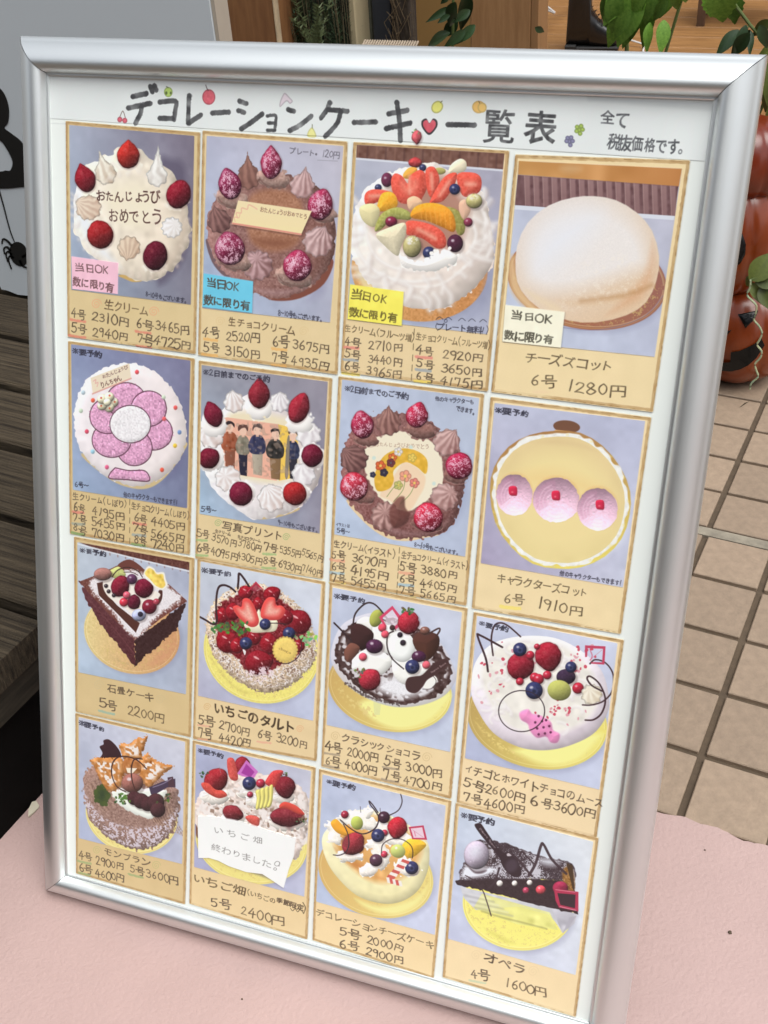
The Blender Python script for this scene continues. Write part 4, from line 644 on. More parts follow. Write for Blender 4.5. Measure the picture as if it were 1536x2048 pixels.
for x, y, r, rot in ((320, 600, 70, 10), (430, 560, 80, 0), (370, 860, 110, -40), (470, 900, 70, 0), (680, 480, 58, 0), (640, 820, 70, 0), (790, 880, 95, 0), (690, 1070, 125, 80), (1080, 660, 120, -50), (960, 620, 70, 0), (820, 390, 80, 60), (560, 370, 70, 60), (1090, 900, 60, 0)):
    berry(x, y, r, r*1.15, rot, (140 + (x*7) % 30, 18, 32), .35, seeds=r > 90, dk=.55); sh(E(x - r*.2, y - r*.35, r*.26, r*.08, 30), (250, 200, 200), soft=3, a=.8); sh(E(x + r*.25, y + r*.1, r*.12, r*.05, 60), (250, 190, 190), soft=2, a=.8)
dust([(560, 1150), (760, 1100), (860, 1190), (700, 1280), (560, 1230)], (240, 220, 226), .1, 4, .9, 8); sh([(540, 690), (640, 640), (690, 540), (740, 640), (870, 650), (860, 750), (760, 770), (610, 770)], (244, 238, 204), soft=3, dome=.2, R=20)
for p in ([(430, 530), (470, 500), (515, 515), (530, 440), (590, 435), (640, 500), (690, 640), (670, 705), (600, 715), (500, 640)], [(745, 460), (790, 420), (850, 430), (862, 500), (920, 505), (955, 560), (900, 640), (780, 650), (712, 620), (712, 540)]):
    sh(p, (226, 72, 68), dome=.2, R=14); c_ = np.mean(p, 0); sh((np.array(p) - c_)*.8 + c_, (248, 178, 160), soft=16, tex=5); sh(E(c_[0] + 5, c_[1] + 20, 26, 60, -25), (244, 140, 130), soft=14, a=.7)
def herb(cx, cy, r, n=16, c=(84, 128, 56), s=1):
    q = np.random.default_rng(int(cx + cy))
    for k in range(n): x, y = cx + q.normal(0, r*.5), cy + q.normal(0, r*.32); sh(E(x, y, r*.22*q.uniform(.6, 1.2), r*.13, q.uniform(0, 180), 10), tuple(v*q.uniform(.55, 1.25) for v in c), soft=2, jag=1)
herb(330, 730, 100, 22); herb(480, 720, 110, 24); herb(1170, 830, 110, 22, (150, 180, 110)); herb(290, 700, 60, 10)
blue(752, 690, 56); blue(990, 780, 62); blue(560, 880, 62); fl([(552, 388), (660, 262), (740, 350), (660, 300), (556, 388)], (196, 40, 66)); fl([(600, 340), (660, 280), (700, 330), (650, 370)], (150, 40, 60), a=.8); sh([(528, 940), (560, 960), (548, 1000)], (236, 232, 230))
for p, w in (([(100, 618), (160, 650), (230, 690), (270, 660), (262, 500), (280, 340), (330, 300), (400, 320), (455, 365)], 20), ([(480, 330), (486, 250), (492, 185), (530, 220), (590, 310)], 22), ([(800, 680), (870, 680), (960, 690)], 9), ([(1060, 770), (1110, 860), (1110, 960), (1060, 1040), (960, 1085), (860, 1060)], 9)): ln(p, w, (50, 30, 34))
for k in range(22): a_ = k/22*2*math.pi; sh(E(952 + 112*math.cos(a_), 945 + 118*math.sin(a_), 18), (232, 196, 100), soft=1.5, edge=.2)
sh(E(952, 945, 112, 118), (240, 208, 108), dome=.15, R=16, tex=3); T('choco', 900, 930, 1000, 970, 52, (120, 84, 40), -.01)
endp(); yoyaku(150, 150, 375, 185, 72); swirl(170, 1518, 38, (214, 170, 110), .8); swirl(1098, 1738, 38, (230, 170, 120), .8); T('いちごのタルト', 290, 1530, 990, 1715, 150, (62, 46, 30), .016, .95)
for p in ((80, 1700, 200, 1712), (80, 1838, 200, 1845), (672, 1862, 805, 1880)): under(*p, c=(232, 158, 136), w=18, a=.6)
prices([('5号', 112, 1650, 195, 1670), ('2700円', 325, 1700, 560, 1765), ('7号', 112, 1780, 180, 1795), ('4420円', 320, 1830, 570, 1880), ('6号', 705, 1790, 775, 1815), ('3200円', 885, 1830, 1135, 1895)], 122)
# ---- 11 classic chocolate cake --------------------------------------------------------------
begin(11, (630, 1160, 4.453), [(132, 15), (1358, 250), (1210, 1950), (55, 1660)], [(158, 65), (1310, 285), (1205, 1530), (105, 1290)], (238, 213, 163), ((196, 204, 226), (206, 212, 230), (200, 210, 232), (182, 192, 218)))
sh(E(694, 991, 584, 406, 12), (112, 112, 142), soft=36, a=.6); sh(E(668, 965, 558, 380, 12), (202, 160, 90), soft=2, c2=(246, 238, 130), gd=(1, .3)); ln(list(E(668, 965, 544, 366, 12, 60)), 6, (206, 176, 96), a=.45, soft=2); ln(list(E(668, 961, 534, 356, 12, 60)), 5, (255, 250, 190), a=.5, soft=2); dust(E(668, 965, 538, 360, 12), (214, 188, 110), -.75, 2, .6, 8, sm=0); sh([(420, 1050), (1180, 980), (1160, 1150), (1000, 1290), (820, 1345), (640, 1325), (460, 1220)], (248, 244, 152), soft=16); dust([(160, 900), (400, 1060), (560, 1140), (540, 1260), (300, 1130)], (230, 206, 130), -.1, 4, .8); fl([(520, 1080), (590, 1080), (578, 1200), (530, 1200)], (226, 228, 160), a=.8)
sh([(150, 600), (240, 400), (420, 310), (560, 300), (900, 380), (1120, 560), (1240, 780), (1250, 900), (1150, 1030), (960, 1110), (720, 1130), (480, 1060), (280, 930), (160, 760)], (214, 212, 222), soft=3, a=.9, dome=.15, R=20)
sh([(180, 620), (260, 450), (420, 360), (640, 330), (900, 420), (1110, 580), (1210, 760), (1200, 900), (1110, 1010), (940, 1080), (740, 1105), (480, 1020), (290, 880), (190, 740)], (66, 44, 42), soft=2, jag=2.5, tex=10, ts=8)
dust([(200, 620), (260, 470), (420, 380), (640, 340), (900, 430), (1100, 600), (1190, 760), (1180, 880), (1080, 980), (940, 1055), (740, 1085), (500, 1000), (310, 860), (200, 740)], (238, 236, 240), .25, 8, .85, 8, ts2=16); sh([(560, 880), (700, 830), (900, 900), (1080, 930), (1000, 1020), (820, 1080), (640, 1050), (500, 960)], (238, 238, 242), soft=24, tex=5, ts=2); ln([(280, 920), (480, 1040), (740, 1105)], 22, (52, 34, 34), a=.7, jag=2)
wh = (246, 246, 240)
sh([(380, 360), (440, 325), (500, 340), (540, 420), (500, 460), (380, 400)], wh, dome=.3, R=18); sh([(510, 430), (600, 400), (700, 420), (740, 560), (680, 660), (570, 600)], wh, dome=.3, R=24); sh(E(545, 340, 56, 80, 20), (156, 160, 70), dome=.5)
sh([(330, 400), (420, 395), (520, 470), (500, 560), (430, 620), (350, 590), (320, 500)], (52, 28, 28), dome=.5, R=30); sh([(260, 640), (320, 560), (400, 600), (360, 680), (290, 730)], (110, 66, 54), dome=.4)
sh([(340, 700), (440, 620), (600, 640), (680, 700), (680, 760), (600, 840), (480, 860), (340, 800), (330, 740)], wh, dome=.3, R=22); sh([(690, 700), (760, 640), (900, 700), (1000, 740), (1050, 820), (950, 880), (800, 930), (700, 840)], wh, dome=.3, R=22); sh(E(772, 590, 118, 140, -10), (247, 250, 246), dome=.3, R=20); sh([(980, 900), (1060, 850), (1090, 900), (1030, 960), (970, 960)], wh)
sh([(870, 540), (930, 460), (1060, 470), (1110, 520), (1090, 620), (1010, 710), (930, 660)], (62, 34, 30), dome=.5, R=40, c2=(88, 48, 34)); ln([(1010, 480), (1100, 430), (1112, 450), (1080, 500)], 14, (60, 36, 34)); ball(980, 450, 44, (120, 76, 64), 36)
ln([(340, 400), (360, 300), (440, 215), (510, 205), (580, 260), (680, 390), (715, 430)], 14, (46, 30, 34)); ln([(172, 382), (240, 450), (330, 545)], 16, (46, 30, 34)); ln([(700, 455), (650, 490), (645, 600), (690, 700), (790, 790)], 12, (46, 32, 36)); ln([(960, 970), (1040, 965), (1080, 900), (1050, 850)], 7, (60, 44, 44), a=.7)
fl([(690, 228), (770, 330), (800, 375), (720, 440), (700, 420), (758, 370), (690, 262), (600, 340), (640, 410), (620, 420), (572, 330)], (216, 62, 100)); fl([(690, 262), (758, 360), (700, 410), (640, 380), (610, 330)], (236, 220, 232), a=.75)
berry(835, 378, 98, 104, 0, (178, 34, 52), .05); herb(850, 280, 70, 10, (80, 110, 60)); berry(490, 885, 98, 100, 40, (172, 34, 52), .15); herb(400, 820, 50, 14, (110, 116, 80))
ball(530, 590, 76, (66, 30, 58), 64); ball(925, 680, 64, (66, 28, 56), 50); blue(868, 772, 64)
for x, y, r, c_ in ((600, 424, 36, (222, 66, 88)), (625, 482, 34, (226, 78, 96)), (428, 684, 36, (222, 76, 98)), (992, 755, 36, (222, 90, 104)), (758, 487, 24, (40, 30, 40)), (785, 558, 26, (40, 30, 40)), (690, 424, 24, (56, 34, 34))): ball(x, y, r, c_, hl=0)
sh([(805, 930), (830, 870), (900, 855), (960, 840), (1060, 740), (1150, 700), (1190, 720), (1180, 760), (1080, 840), (1000, 890), (960, 950), (900, 1005), (830, 990)], (62, 38, 38), soft=2, edge=-.15); T('Dessert Spoon', 1040, 818, 1160, 740, 30, (190, 160, 160), .0, .9)
endp(); yoyaku(200, 145, 415, 180, 68); swirl(178, 1390, 42, (214, 186, 130), .8); swirl(995, 1580, 46, (214, 186, 130), .8); T('クラシックショコラ', 275, 1405, 900, 1560, 108)
for p in ((88, 1540, 215, 1560), (85, 1650, 210, 1672), (608, 1665, 745, 1688), (600, 1775, 740, 1800)): under(*p, c=(160, 142, 120), w=20, a=.75)
prices([('4号', 120, 1485, 195, 1500), ('2000円', 308, 1535, 530, 1580), ('6号', 115, 1615, 188, 1625), ('4000円', 290, 1645, 515, 1700), ('5号', 650, 1615, 720, 1635), ('3000円', 840, 1665, 1090, 1722), ('7号', 640, 1735, 715, 1755), ('4700円', 815, 1790, 1085, 1840)], 116)
# ---- 12 strawberry and white chocolate mousse -------------------------------------------------
begin(12, (910, 1220, 4.389), [(165, 15), (1482, 262), (1240, 2000), (15, 1690)], [(195, 50), (1428, 290), (1268, 1575), (88, 1300)], (244, 219, 172), ((206, 212, 234), (206, 212, 234), (204, 212, 236), (174, 182, 212)))
sh(E(748, 991, 648, 451, 12), (112, 112, 142), soft=36, a=.6); sh(E(722, 965, 622, 425, 12), (186, 152, 84), soft=2, c2=(248, 238, 120), gd=(1, .2)); ln(list(E(722, 965, 608, 411, 12, 60)), 6, (206, 176, 96), a=.45, soft=2); ln(list(E(722, 961, 598, 401, 12, 60)), 5, (255, 250, 190), a=.5, soft=2); dust(E(722, 965, 602, 405, 12), (214, 188, 110), -.75, 2, .6, 8, sm=0); sh([(500, 1200), (1290, 1050), (1180, 1280), (1010, 1375), (820, 1390), (620, 1325)], (250, 246, 150), soft=20); dust([(150, 950), (420, 1150), (620, 1280), (600, 1330), (330, 1190)], (236, 214, 130), .0, 4, .8)
sh([(140, 700), (180, 460), (320, 300), (560, 230), (860, 240), (1100, 350), (1280, 520), (1345, 720), (1340, 900), (1220, 1080), (1000, 1190), (780, 1230), (560, 1200), (340, 1080), (200, 880)], (238, 236, 244), dome=.3, R=50, tex=3, ts=16, c2=(242, 226, 236), gd=(.6, 1))
sh([(200, 560), (320, 330), (560, 250), (900, 270), (1120, 400), (1260, 600), (1270, 860), (1100, 1040), (800, 1120), (500, 1060), (300, 860)], (242, 238, 228), soft=18, tex=5, ts=16)
q = np.random.default_rng(5)
for k in range(46):
    a_ = q.uniform(0, 6.28); rr_ = q.uniform(.55, 1); x, y = 730 + 500*rr_*math.cos(a_), 680 + 400*rr_*math.sin(a_); t = np.linspace(0, 2.6, 8) + q.uniform(0, 6.28); R_ = q.uniform(40, 90)
    ln(np.c_[x + R_*np.cos(t), y + R_*.7*np.sin(t)], 16, (212, 200, 204), a=.45, soft=9); ln(np.c_[x + R_*np.cos(t) - 6, y + R_*.7*np.sin(t) - 12], 16, (255, 253, 250), a=.7, soft=8)
for k in range(70):
    x, y = (q.normal(900, 90), q.normal(900, 50)) if k < 24 else ((q.normal(1080, 90), q.normal(440, 80)) if k < 48 else (q.uniform(200, 700), q.uniform(280, 820))); sh(E(x, y, q.uniform(8, 18), q.uniform(6, 13), q.uniform(0, 180), 7), (206, 70, 92) if q.random() < .6 else (226, 160, 170), soft=1.5, jag=1)
berry(575, 490, 124, 118, -40, (150, 26, 44), .1); berry(820, 410, 118, 130, 170, (160, 28, 46), .35)
for x, y, r in ((570, 626, 34), (700, 590, 42), (735, 605, 46), (810, 570, 38), (1080, 684, 50), (660, 395, 38), (720, 320, 26)): ball(x, y, r, (176, 30, 52))
blue(570, 345, 60); blue(695, 705, 76); ball(975, 585, 84, (46, 30, 52), 68, hl=0); blue(1018, 500, 50); sh(E(916, 704, 104, 90, 10), (166, 168, 86), dome=.5, tex=3); ros(1200, 740, 90, -20, -50, (214, 198, 170), (250, 244, 226), 9)
sh([(570, 900), (640, 870), (680, 910), (740, 920), (840, 980), (860, 1050), (920, 1090), (900, 1160), (840, 1160), (800, 1110), (720, 1120), (660, 1060), (640, 1000), (580, 960)], (236, 142, 194), soft=5, dome=.25, R=20)
for x, y in ((705, 985), (765, 975), (722, 1038), (778, 1028), (828, 1018), (735, 1090), (790, 1082), (840, 1072), (735, 930), (800, 965)): sh(E(x, y, 11), (96, 34, 70), soft=1.5)
ln(list(E(586, 886, 202, 180)) + [(788, 886)], 9, (44, 30, 38))
for p, w in (([(290, 538), (270, 420), (200, 230), (230, 225), (415, 325)], 18), ([(335, 398), (320, 250), (345, 140), (400, 112), (470, 140), (575, 232)], 14), ([(1185, 470), (1230, 435), (1310, 455), (1370, 520), (1392, 600), (1375, 720), (1300, 800), (1200, 832), (1120, 832)], 13), ([(1290, 710), (1200, 660), (1160, 600), (1190, 582), (1270, 650), (1320, 780), (1290, 900), (1220, 960), (1145, 965)], 15)): ln(p, w, (56, 32, 38))
fl([(1142, 308), (1322, 318), (1312, 478), (1196, 470), (1196, 456), (1292, 458), (1300, 340), (1164, 334), (1160, 410), (1142, 412)], (196, 58, 90)); ln([(1180, 440), (1290, 350)], 4, (206, 110, 130), a=.7); ln([(1190, 360), (1205, 400), (1190, 440)], 9, (206, 80, 110), a=.8)
endp(); yoyaku(235, 120, 440, 165, 70); T('イチゴとホワイトチョコのムース', 120, 1395, 1260, 1690, 120)
prices([('5号', 112, 1520, 205, 1555), ('2600円', 295, 1575, 570, 1640), ('7号', 100, 1640, 190, 1665), ('4600円', 285, 1700, 565, 1750), ('6号', 700, 1675, 795, 1705), ('3600円', 895, 1725, 1185, 1790)], 124)
# ---- 13 mont blanc ---------------------------------------------------------------------------
begin(13, (140, 1420, 5.119), [(55, 30), (1222, 300), (1175, 1990), (62, 1672)], [(90, 70), (1180, 325), (1148, 1575), (92, 1310)], (217, 190, 136), ((196, 200, 218), (206, 208, 222), (190, 196, 218), (172, 184, 214)))
sh(E(658, 1101, 504, 416, 18), (112, 112, 142), soft=36, a=.6); sh(E(632, 1075, 478, 390, 18), (240, 226, 140), soft=2); ln(list(E(632, 1075, 464, 376, 18, 60)), 6, (206, 176, 96), a=.45, soft=2); ln(list(E(632, 1071, 454, 366, 18, 60)), 5, (255, 250, 190), a=.5, soft=2); dust(E(632, 1075, 458, 370, 18), (214, 188, 110), -.75, 2, .6, 8, sm=0)
sh([(135, 700), (200, 590), (320, 560), (700, 600), (1060, 780), (1110, 880), (1115, 1060), (1060, 1230), (920, 1370), (760, 1425), (560, 1400), (360, 1280), (210, 1130), (145, 900)], (148, 116, 104), dome=.35, R=50, tex=12, ts=4, jag=3, js=8)
for k in range(46):
    x = 200 + k*19; y = 640 + abs(k - 8)*9; ln([(x, y + 40), (x + 60, y + 200), (x + 140, y + 330)], 8, (110, 78, 60) if k % 2 else (190, 156, 130), a=.6, soft=3, jag=1)
dust([(135, 760), (200, 900), (340, 1080), (600, 1180), (900, 1160), (1100, 980), (1110, 1060), (1050, 1230), (920, 1370), (760, 1420), (560, 1395), (360, 1280), (210, 1130), (145, 940)], (222, 214, 228), .25, 4, .85, 10)
sh([(430, 820), (560, 800), (700, 800), (960, 810), (970, 900), (860, 1105), (720, 1090), (560, 1010), (470, 930)], (238, 244, 234), soft=3, jag=2, dome=.2, R=15)
for k in range(26): a_ = k; sh(E(330 + 70*math.cos(a_*2.4)*(k/26)**.5, 870 + 105*math.sin(a_*2.4)*(k/26)**.5, 30, 22, k*40, 8), (44 + k, 60 + k, 38), soft=2, jag=1)
def pie(p): sh(p, (196, 128, 66), dome=.4, R=16, tex=14, ts=8, jag=2, js=4); c_ = np.mean(p, 0); dust((np.array(p) - c_)*.8 + c_, (246, 240, 236), .3, 8, .95, 10)
sh([(345, 310), (400, 300), (470, 360), (520, 440), (510, 500), (380, 500), (310, 495), (335, 440), (305, 375), (345, 350)], (52, 30, 34), soft=1.5, dome=.2, R=20)
pie([(515, 350), (560, 340), (620, 345), (700, 275), (740, 285), (795, 268), (770, 360), (740, 440), (720, 500), (560, 500), (525, 420)]); pie([(220, 500), (300, 485), (420, 490), (540, 500), (560, 640), (500, 800), (400, 830), (310, 720), (260, 600), (218, 540)]); pie([(700, 560), (750, 470), (800, 440), (850, 490), (960, 550), (1060, 575), (960, 650), (860, 760), (800, 790), (740, 730)])
sh([(560, 500), (700, 510), (720, 640), (560, 640)], (178, 112, 60), dome=.2, tex=12, ts=8); fl([(575, 590), (690, 595), (640, 650), (590, 640)], (246, 236, 214)); ball(640, 745, 110, (140, 88, 78), 100)
fl([(810, 790), (950, 730), (1000, 720), (1080, 700), (1082, 790), (1000, 790), (860, 870), (830, 860)], (62, 48, 70)); fl([(1000, 690), (1055, 680), (1078, 780), (1010, 790)], (70, 46, 56)); ln([(850, 790), (960, 750), (1040, 700)], 8, (180, 170, 200), a=.6)
for x, y, r in ((660, 900, 72), (730, 930, 80), (800, 960, 76), (880, 940, 88), (900, 1020, 78)): ball(x, y, r, (58, 30, 34), hl=0)
herb(540, 890, 80, 22, (70, 110, 46)); herb(1000, 890, 70, 18, (74, 92, 46))
for p in ([(740, 500), (660, 505), (630, 600), (640, 730), (680, 840)], [(785, 600), (700, 520), (600, 478), (500, 480), (440, 540), (430, 660), (480, 780), (570, 835)]): ln(p, 13, (62, 34, 30))
endp(); yoyaku(120, 135, 325, 190, 72); swirl(275, 1435, 44, (190, 186, 116), .8); swirl(882, 1590, 46, (190, 186, 116), .8); T('モンブラン', 385, 1450, 775, 1560, 108)
for p in ((85, 1545, 210, 1572), (92, 1662, 205, 1690), (605, 1680, 745, 1715)): under(*p, c=(150, 172, 112), w=22, a=.75)
prices([('4号', 115, 1490, 185, 1505), ('2900円', 290, 1550, 510, 1600), ('6号', 112, 1615, 185, 1635), ('4600円', 285, 1675, 520, 1720), ('5号', 640, 1625, 715, 1650), ('3600円', 810, 1680, 1065, 1745)], 112)
# ---- 14 strawberry field cake with a pasted note -----------------------------------------------
begin(14, (370, 1470, 4.878), [(75, 50), (1272, 315), (1190, 1995), (42, 1645)], [(108, 88), (1232, 350), (1165, 1575), (90, 1285)], (234, 208, 156), ((172, 178, 208), (200, 202, 218), (190, 196, 222), (164, 168, 204)))
sh(E(676, 1071, 576, 431, 12), (112, 112, 142), soft=36, a=.6); sh(E(650, 1045, 550, 405, 12), (238, 226, 130), soft=2); ln(list(E(650, 1045, 536, 391, 12, 60)), 6, (206, 176, 96), a=.45, soft=2); ln(list(E(650, 1041, 526, 381, 12, 60)), 5, (255, 250, 190), a=.5, soft=2); dust(E(650, 1045, 530, 385, 12), (214, 188, 110), -.75, 2, .6, 8, sm=0); sh([(110, 740), (125, 900), (130, 1000), (108, 960)], (120, 70, 50), soft=3)
sh([(108, 640), (260, 460), (480, 380), (760, 380), (1040, 460), (1190, 600), (1195, 900), (1140, 1120), (1000, 1220), (300, 1100), (110, 860)], (216, 200, 190), dome=.25, R=30, tex=14, ts=8, jag=2)
dust([(108, 640), (260, 460), (480, 380), (760, 380), (1040, 460), (1190, 600), (1195, 900), (1140, 1120), (300, 1100), (110, 860)], (246, 240, 236), .15, 16, .8); dust([(130, 680), (500, 600), (900, 700), (1150, 950), (900, 1000), (300, 800)], (130, 100, 80), -.75, 8, .8)
for x, y, r in ((290, 590, 145), (600, 560, 90), (700, 640, 120), (960, 600, 110), (1000, 820, 190), (480, 800, 120)): sh(E(x, y, r, r*.62), (246, 242, 232), dome=.4, R=20, jag=4, js=8); [ln([(x + r*.8*math.cos(k*.5), y + r*.5*math.sin(k*.5)), (x + r*.4*math.cos(k*.5 + .4), y + r*.25*math.sin(k*.5 + .4))], 7, (206, 196, 186), a=.6, soft=4) for k in range(13)]
berry(300, 440, 130, 110, -50, (152, 30, 40), .2); sh([(165, 465), (230, 470), (300, 530), (370, 540), (412, 590), (330, 615), (230, 570), (170, 510)], (206, 72, 60), dome=.3, tex=6); berry(560, 300, 80, 90, 0, (140, 26, 40), .1); sh([(412, 240), (470, 225), (500, 300), (520, 420), (480, 445), (430, 400)], (206, 76, 68), dome=.3, tex=6); berry(980, 510, 100, 110, 170, (116, 24, 36), .3); sh([(790, 440), (860, 350), (960, 350), (920, 430), (870, 510), (790, 480)], (204, 60, 60), dome=.3, tex=6)
berry(1000, 800, 95, 170, 95, (120, 30, 42), .2); sh([(925, 680), (980, 650), (1090, 690), (1170, 770), (1110, 770), (1000, 720), (930, 715)], (206, 66, 54), dome=.3); berry(470, 760, 75, 105, 110, (130, 32, 42), .2); sh([(590, 800), (650, 780), (725, 810), (715, 885), (640, 860)], (206, 80, 70), dome=.3, tex=5)
herb(1140, 820, 60, 12, (110, 110, 80)); herb(180, 380, 50, 12, (70, 84, 50)); herb(980, 380, 40, 8, (80, 96, 60))
fl([(510, 375), (600, 243), (715, 355), (670, 425), (560, 400)], (206, 110, 196)); fl([(550, 370), (600, 280), (680, 360), (640, 410)], (160, 50, 150)); blue(628, 470, 66); ball(738, 470, 44, (166, 34, 56)); ball(637, 580, 30, (160, 44, 66))
for k in range(4): sh([(690 + k*44, 545 - k*14), (735 + k*42, 535 - k*14), (740 + k*38, 640), (720 + k*36, 720 - k*6), (690 + k*36, 715 - k*6), (700 + k*40, 620)], (232, 222, 120), dome=.35, R=10, edge=.2)
ln([(338, 310), (345, 345), (352, 370)], 5, (150, 140, 140), a=.8)
endp(); sh([(140, 800), (320, 800), (560, 845), (820, 930), (1090, 1005), (1075, 1180), (1020, 1320), (975, 1495), (860, 1430), (620, 1345), (430, 1285), (260, 1205), (140, 1205)], (90, 88, 110), sm=0, soft=9, a=.45)  # shadow of the torn note, painted onto the print
NOTE = [(130, 788), (230, 785), (340, 800), (450, 815), (560, 840), (690, 880), (820, 925), (950, 965), (1082, 998), (1080, 1050), (1065, 1180), (1015, 1310), (968, 1488), (940, 1470), (860, 1415), (760, 1350), (600, 1330), (430, 1272), (330, 1220), (240, 1193), (135, 1195)]
fl(NOTE, (246, 249, 247), tex=1, ts=64); T('いちご畑', 330, 920, 715, 1015, 92, (120, 118, 116), -.014, .85); T('終わりました', 310, 1090, 800, 1245, 96, (120, 118, 116), -.014, .85); ln(list(E(905, 1248, 26, 22, -30)) + [(925, 1240)], 5, (120, 118, 116)); ln(list(E(885, 1300, 14, 12)), 5, (120, 118, 116)); ln([(930, 1240), (922, 1275)], 5, (120, 118, 116))
yoyaku(150, 150, 345, 195, 68); T('いちご畑', 135, 1400, 530, 1510, 118, (84, 66, 40)); T('(いちごの', 615, 1535, 855, 1610, 80, (84, 66, 40)); T('季節限定', 925, 1615, 1125, 1680, 78, (60, 44, 30), .014); T(')', 1168, 1690, 1168, 1690, 110, (84, 66, 40)); ln([(1030, 1690), (1050, 1715), (1075, 1695), (1100, 1725), (1125, 1700), (1150, 1730)], 6, (84, 66, 40))
T('5号', 290, 1640, 390, 1655, 130); T('2400円', 580, 1720, 915, 1810, 134, (84, 66, 44), -.006)
# ---- 15 decorated cheesecake -------------------------------------------------------------------
begin(15, (610, 1530, 4.655), [(132, 35), (1362, 330), (1195, 1990), (70, 1630)], [(165, 85), (1312, 375), (1210, 1580), (105, 1270)], (240, 214, 162), ((188, 198, 224), (204, 210, 230), (204, 212, 236), (180, 196, 224)))
sh(E(686, 1036, 574, 426, 18), (112, 112, 142), soft=36, a=.6); sh(E(660, 1010, 548, 400, 18), (214, 170, 96), soft=2, c2=(238, 224, 130), gd=(1, .2)); ln(list(E(660, 1010, 534, 386, 18, 60)), 6, (206, 176, 96), a=.45, soft=2); ln(list(E(660, 1006, 524, 376, 18, 60)), 5, (255, 250, 190), a=.5, soft=2); dust(E(660, 1010, 528, 380, 18), (214, 188, 110), -.75, 2, .6, 8, sm=0); sh([(450, 1220), (700, 1290), (1000, 1220), (1160, 1080), (1090, 1290), (900, 1405), (700, 1400), (520, 1320)], (244, 238, 152), soft=18)
sh([(160, 680), (240, 560), (400, 440), (640, 420), (940, 540), (1130, 700), (1160, 860), (1130, 1020), (1040, 1180), (880, 1275), (700, 1285), (480, 1210), (290, 1030), (190, 860)], (244, 240, 202), dome=.25, R=30, tex=3, ts=16, c2=(238, 230, 170), gd=(.3, 1))
sh([(250, 620), (420, 470), (680, 440), (920, 560), (1110, 740), (1090, 900), (980, 1040), (800, 1120), (600, 1100), (400, 960), (260, 780)], (226, 170, 96), soft=22, tex=8, ts=16); sh([(260, 740), (420, 860), (560, 900), (560, 1010), (420, 950), (290, 830)], (196, 118, 52), soft=18, a=.7); sh([(640, 1010), (800, 1050), (900, 1020), (800, 1090), (660, 1060)], (206, 128, 60), soft=16, a=.6)
for p in ([(185, 560), (240, 530), (330, 640), (340, 730), (260, 740), (215, 690), (230, 620)], [(300, 470), (400, 430), (540, 440), (660, 500), (670, 600), (560, 600), (420, 580), (320, 520)], [(300, 810), (380, 780), (520, 830), (540, 880), (360, 905), (310, 870)], [(560, 740), (620, 680), (760, 660), (760, 760), (800, 860), (740, 960), (620, 1030), (540, 1030), (510, 980), (560, 920), (640, 900), (620, 800)], [(740, 620), (900, 600), (1000, 700), (900, 760), (760, 720)], [(680, 500), (800, 560), (760, 660), (680, 600)], [(840, 880), (960, 860), (1080, 980), (1000, 1030), (860, 1010)], [(540, 400), (640, 420), (620, 480), (560, 500)]):
    sh(p, (250, 246, 236), dome=.35, R=16, jag=3.5, js=8, tex=5)
sh([(240, 540), (290, 500), (350, 560), (420, 640), (380, 660), (290, 620)], (240, 166, 46), dome=.3); sh([(380, 560), (480, 620), (560, 680), (520, 680), (420, 640)], (236, 160, 50), dome=.3); sh([(900, 760), (960, 690), (1060, 690), (1130, 740), (1080, 800), (1000, 860), (940, 850)], (246, 190, 50), dome=.35, tex=4)
ball(372, 460, 36, (150, 30, 52)); sh(E(485, 538, 56, 64, -15), (172, 184, 84), dome=.5); sh(E(866, 800, 70, 62, 20), (190, 200, 110), dome=.4); sh(E(850, 770, 12), (250, 250, 240), soft=3); ball(735, 485, 56, (54, 28, 44)); ball(738, 830, 32, (196, 50, 76)); ball(742, 630, 30, (180, 40, 64)); ball(662, 885, 60, (72, 42, 60), 58)
berry(455, 735, 118, 100, 130, (156, 40, 52), .3); sh([(340, 700), (400, 650), (415, 760), (370, 760)], (110, 50, 54), soft=8, a=.6); berry(860, 585, 92, 104, 190, (186, 32, 48), .3); blue(680, 655, 62); blue(995, 955, 62)
for k in range(7): c_ = (206, 84, 76) if k % 2 == 0 else (244, 238, 230); x = 940 - k*22; y = 890 + k*24; sh([(x - 30, y - 18), (x + 36, y + 6), (x + 22, y + 32), (x - 46, y + 6)], c_, sm=0, soft=1.5)
for k in range(5): c_ = (206, 84, 76) if k % 2 else (244, 238, 230); x = 775 + k*28; y = 1045 + k*8; sh([(x - 18, y), (x + 10, y), (x + 22, y + 52), (x - 6, y + 50)], c_, sm=0, soft=1.5)
for p, w in (([(890, 265), (905, 340), (870, 420), (790, 465)], 9), ([(680, 440), (640, 380), (600, 335), (610, 370), (650, 420), (685, 480), (680, 540), (640, 600), (540, 640), (440, 600), (330, 510)], 12), ([(360, 550), (400, 640), (410, 740), (380, 810), (320, 838), (265, 835)], 10), ([(712, 820), (725, 740), (800, 690), (900, 690), (980, 740), (1005, 800), (1000, 865)], 8), ([(516, 385), (520, 440)], 4), ([(700, 400), (702, 440)], 4)): ln(p, w, (46, 32, 40))
fl([(965, 575), (1105, 560), (1138, 695), (1000, 690)], (196, 54, 86)); fl([(985, 590), (1092, 578), (1115, 678), (1012, 676)], (236, 208, 222)); ln([(1000, 600), (1100, 670)], 3, (200, 110, 140)); ln([(1020, 620), (1030, 660)], 8, (214, 90, 130), a=.8)
endp(); yoyaku(225, 155, 435, 205, 70); T('デコレーションチーズケーキ', 135, 1370, 1160, 1670, 104, (84, 68, 44), -.004)
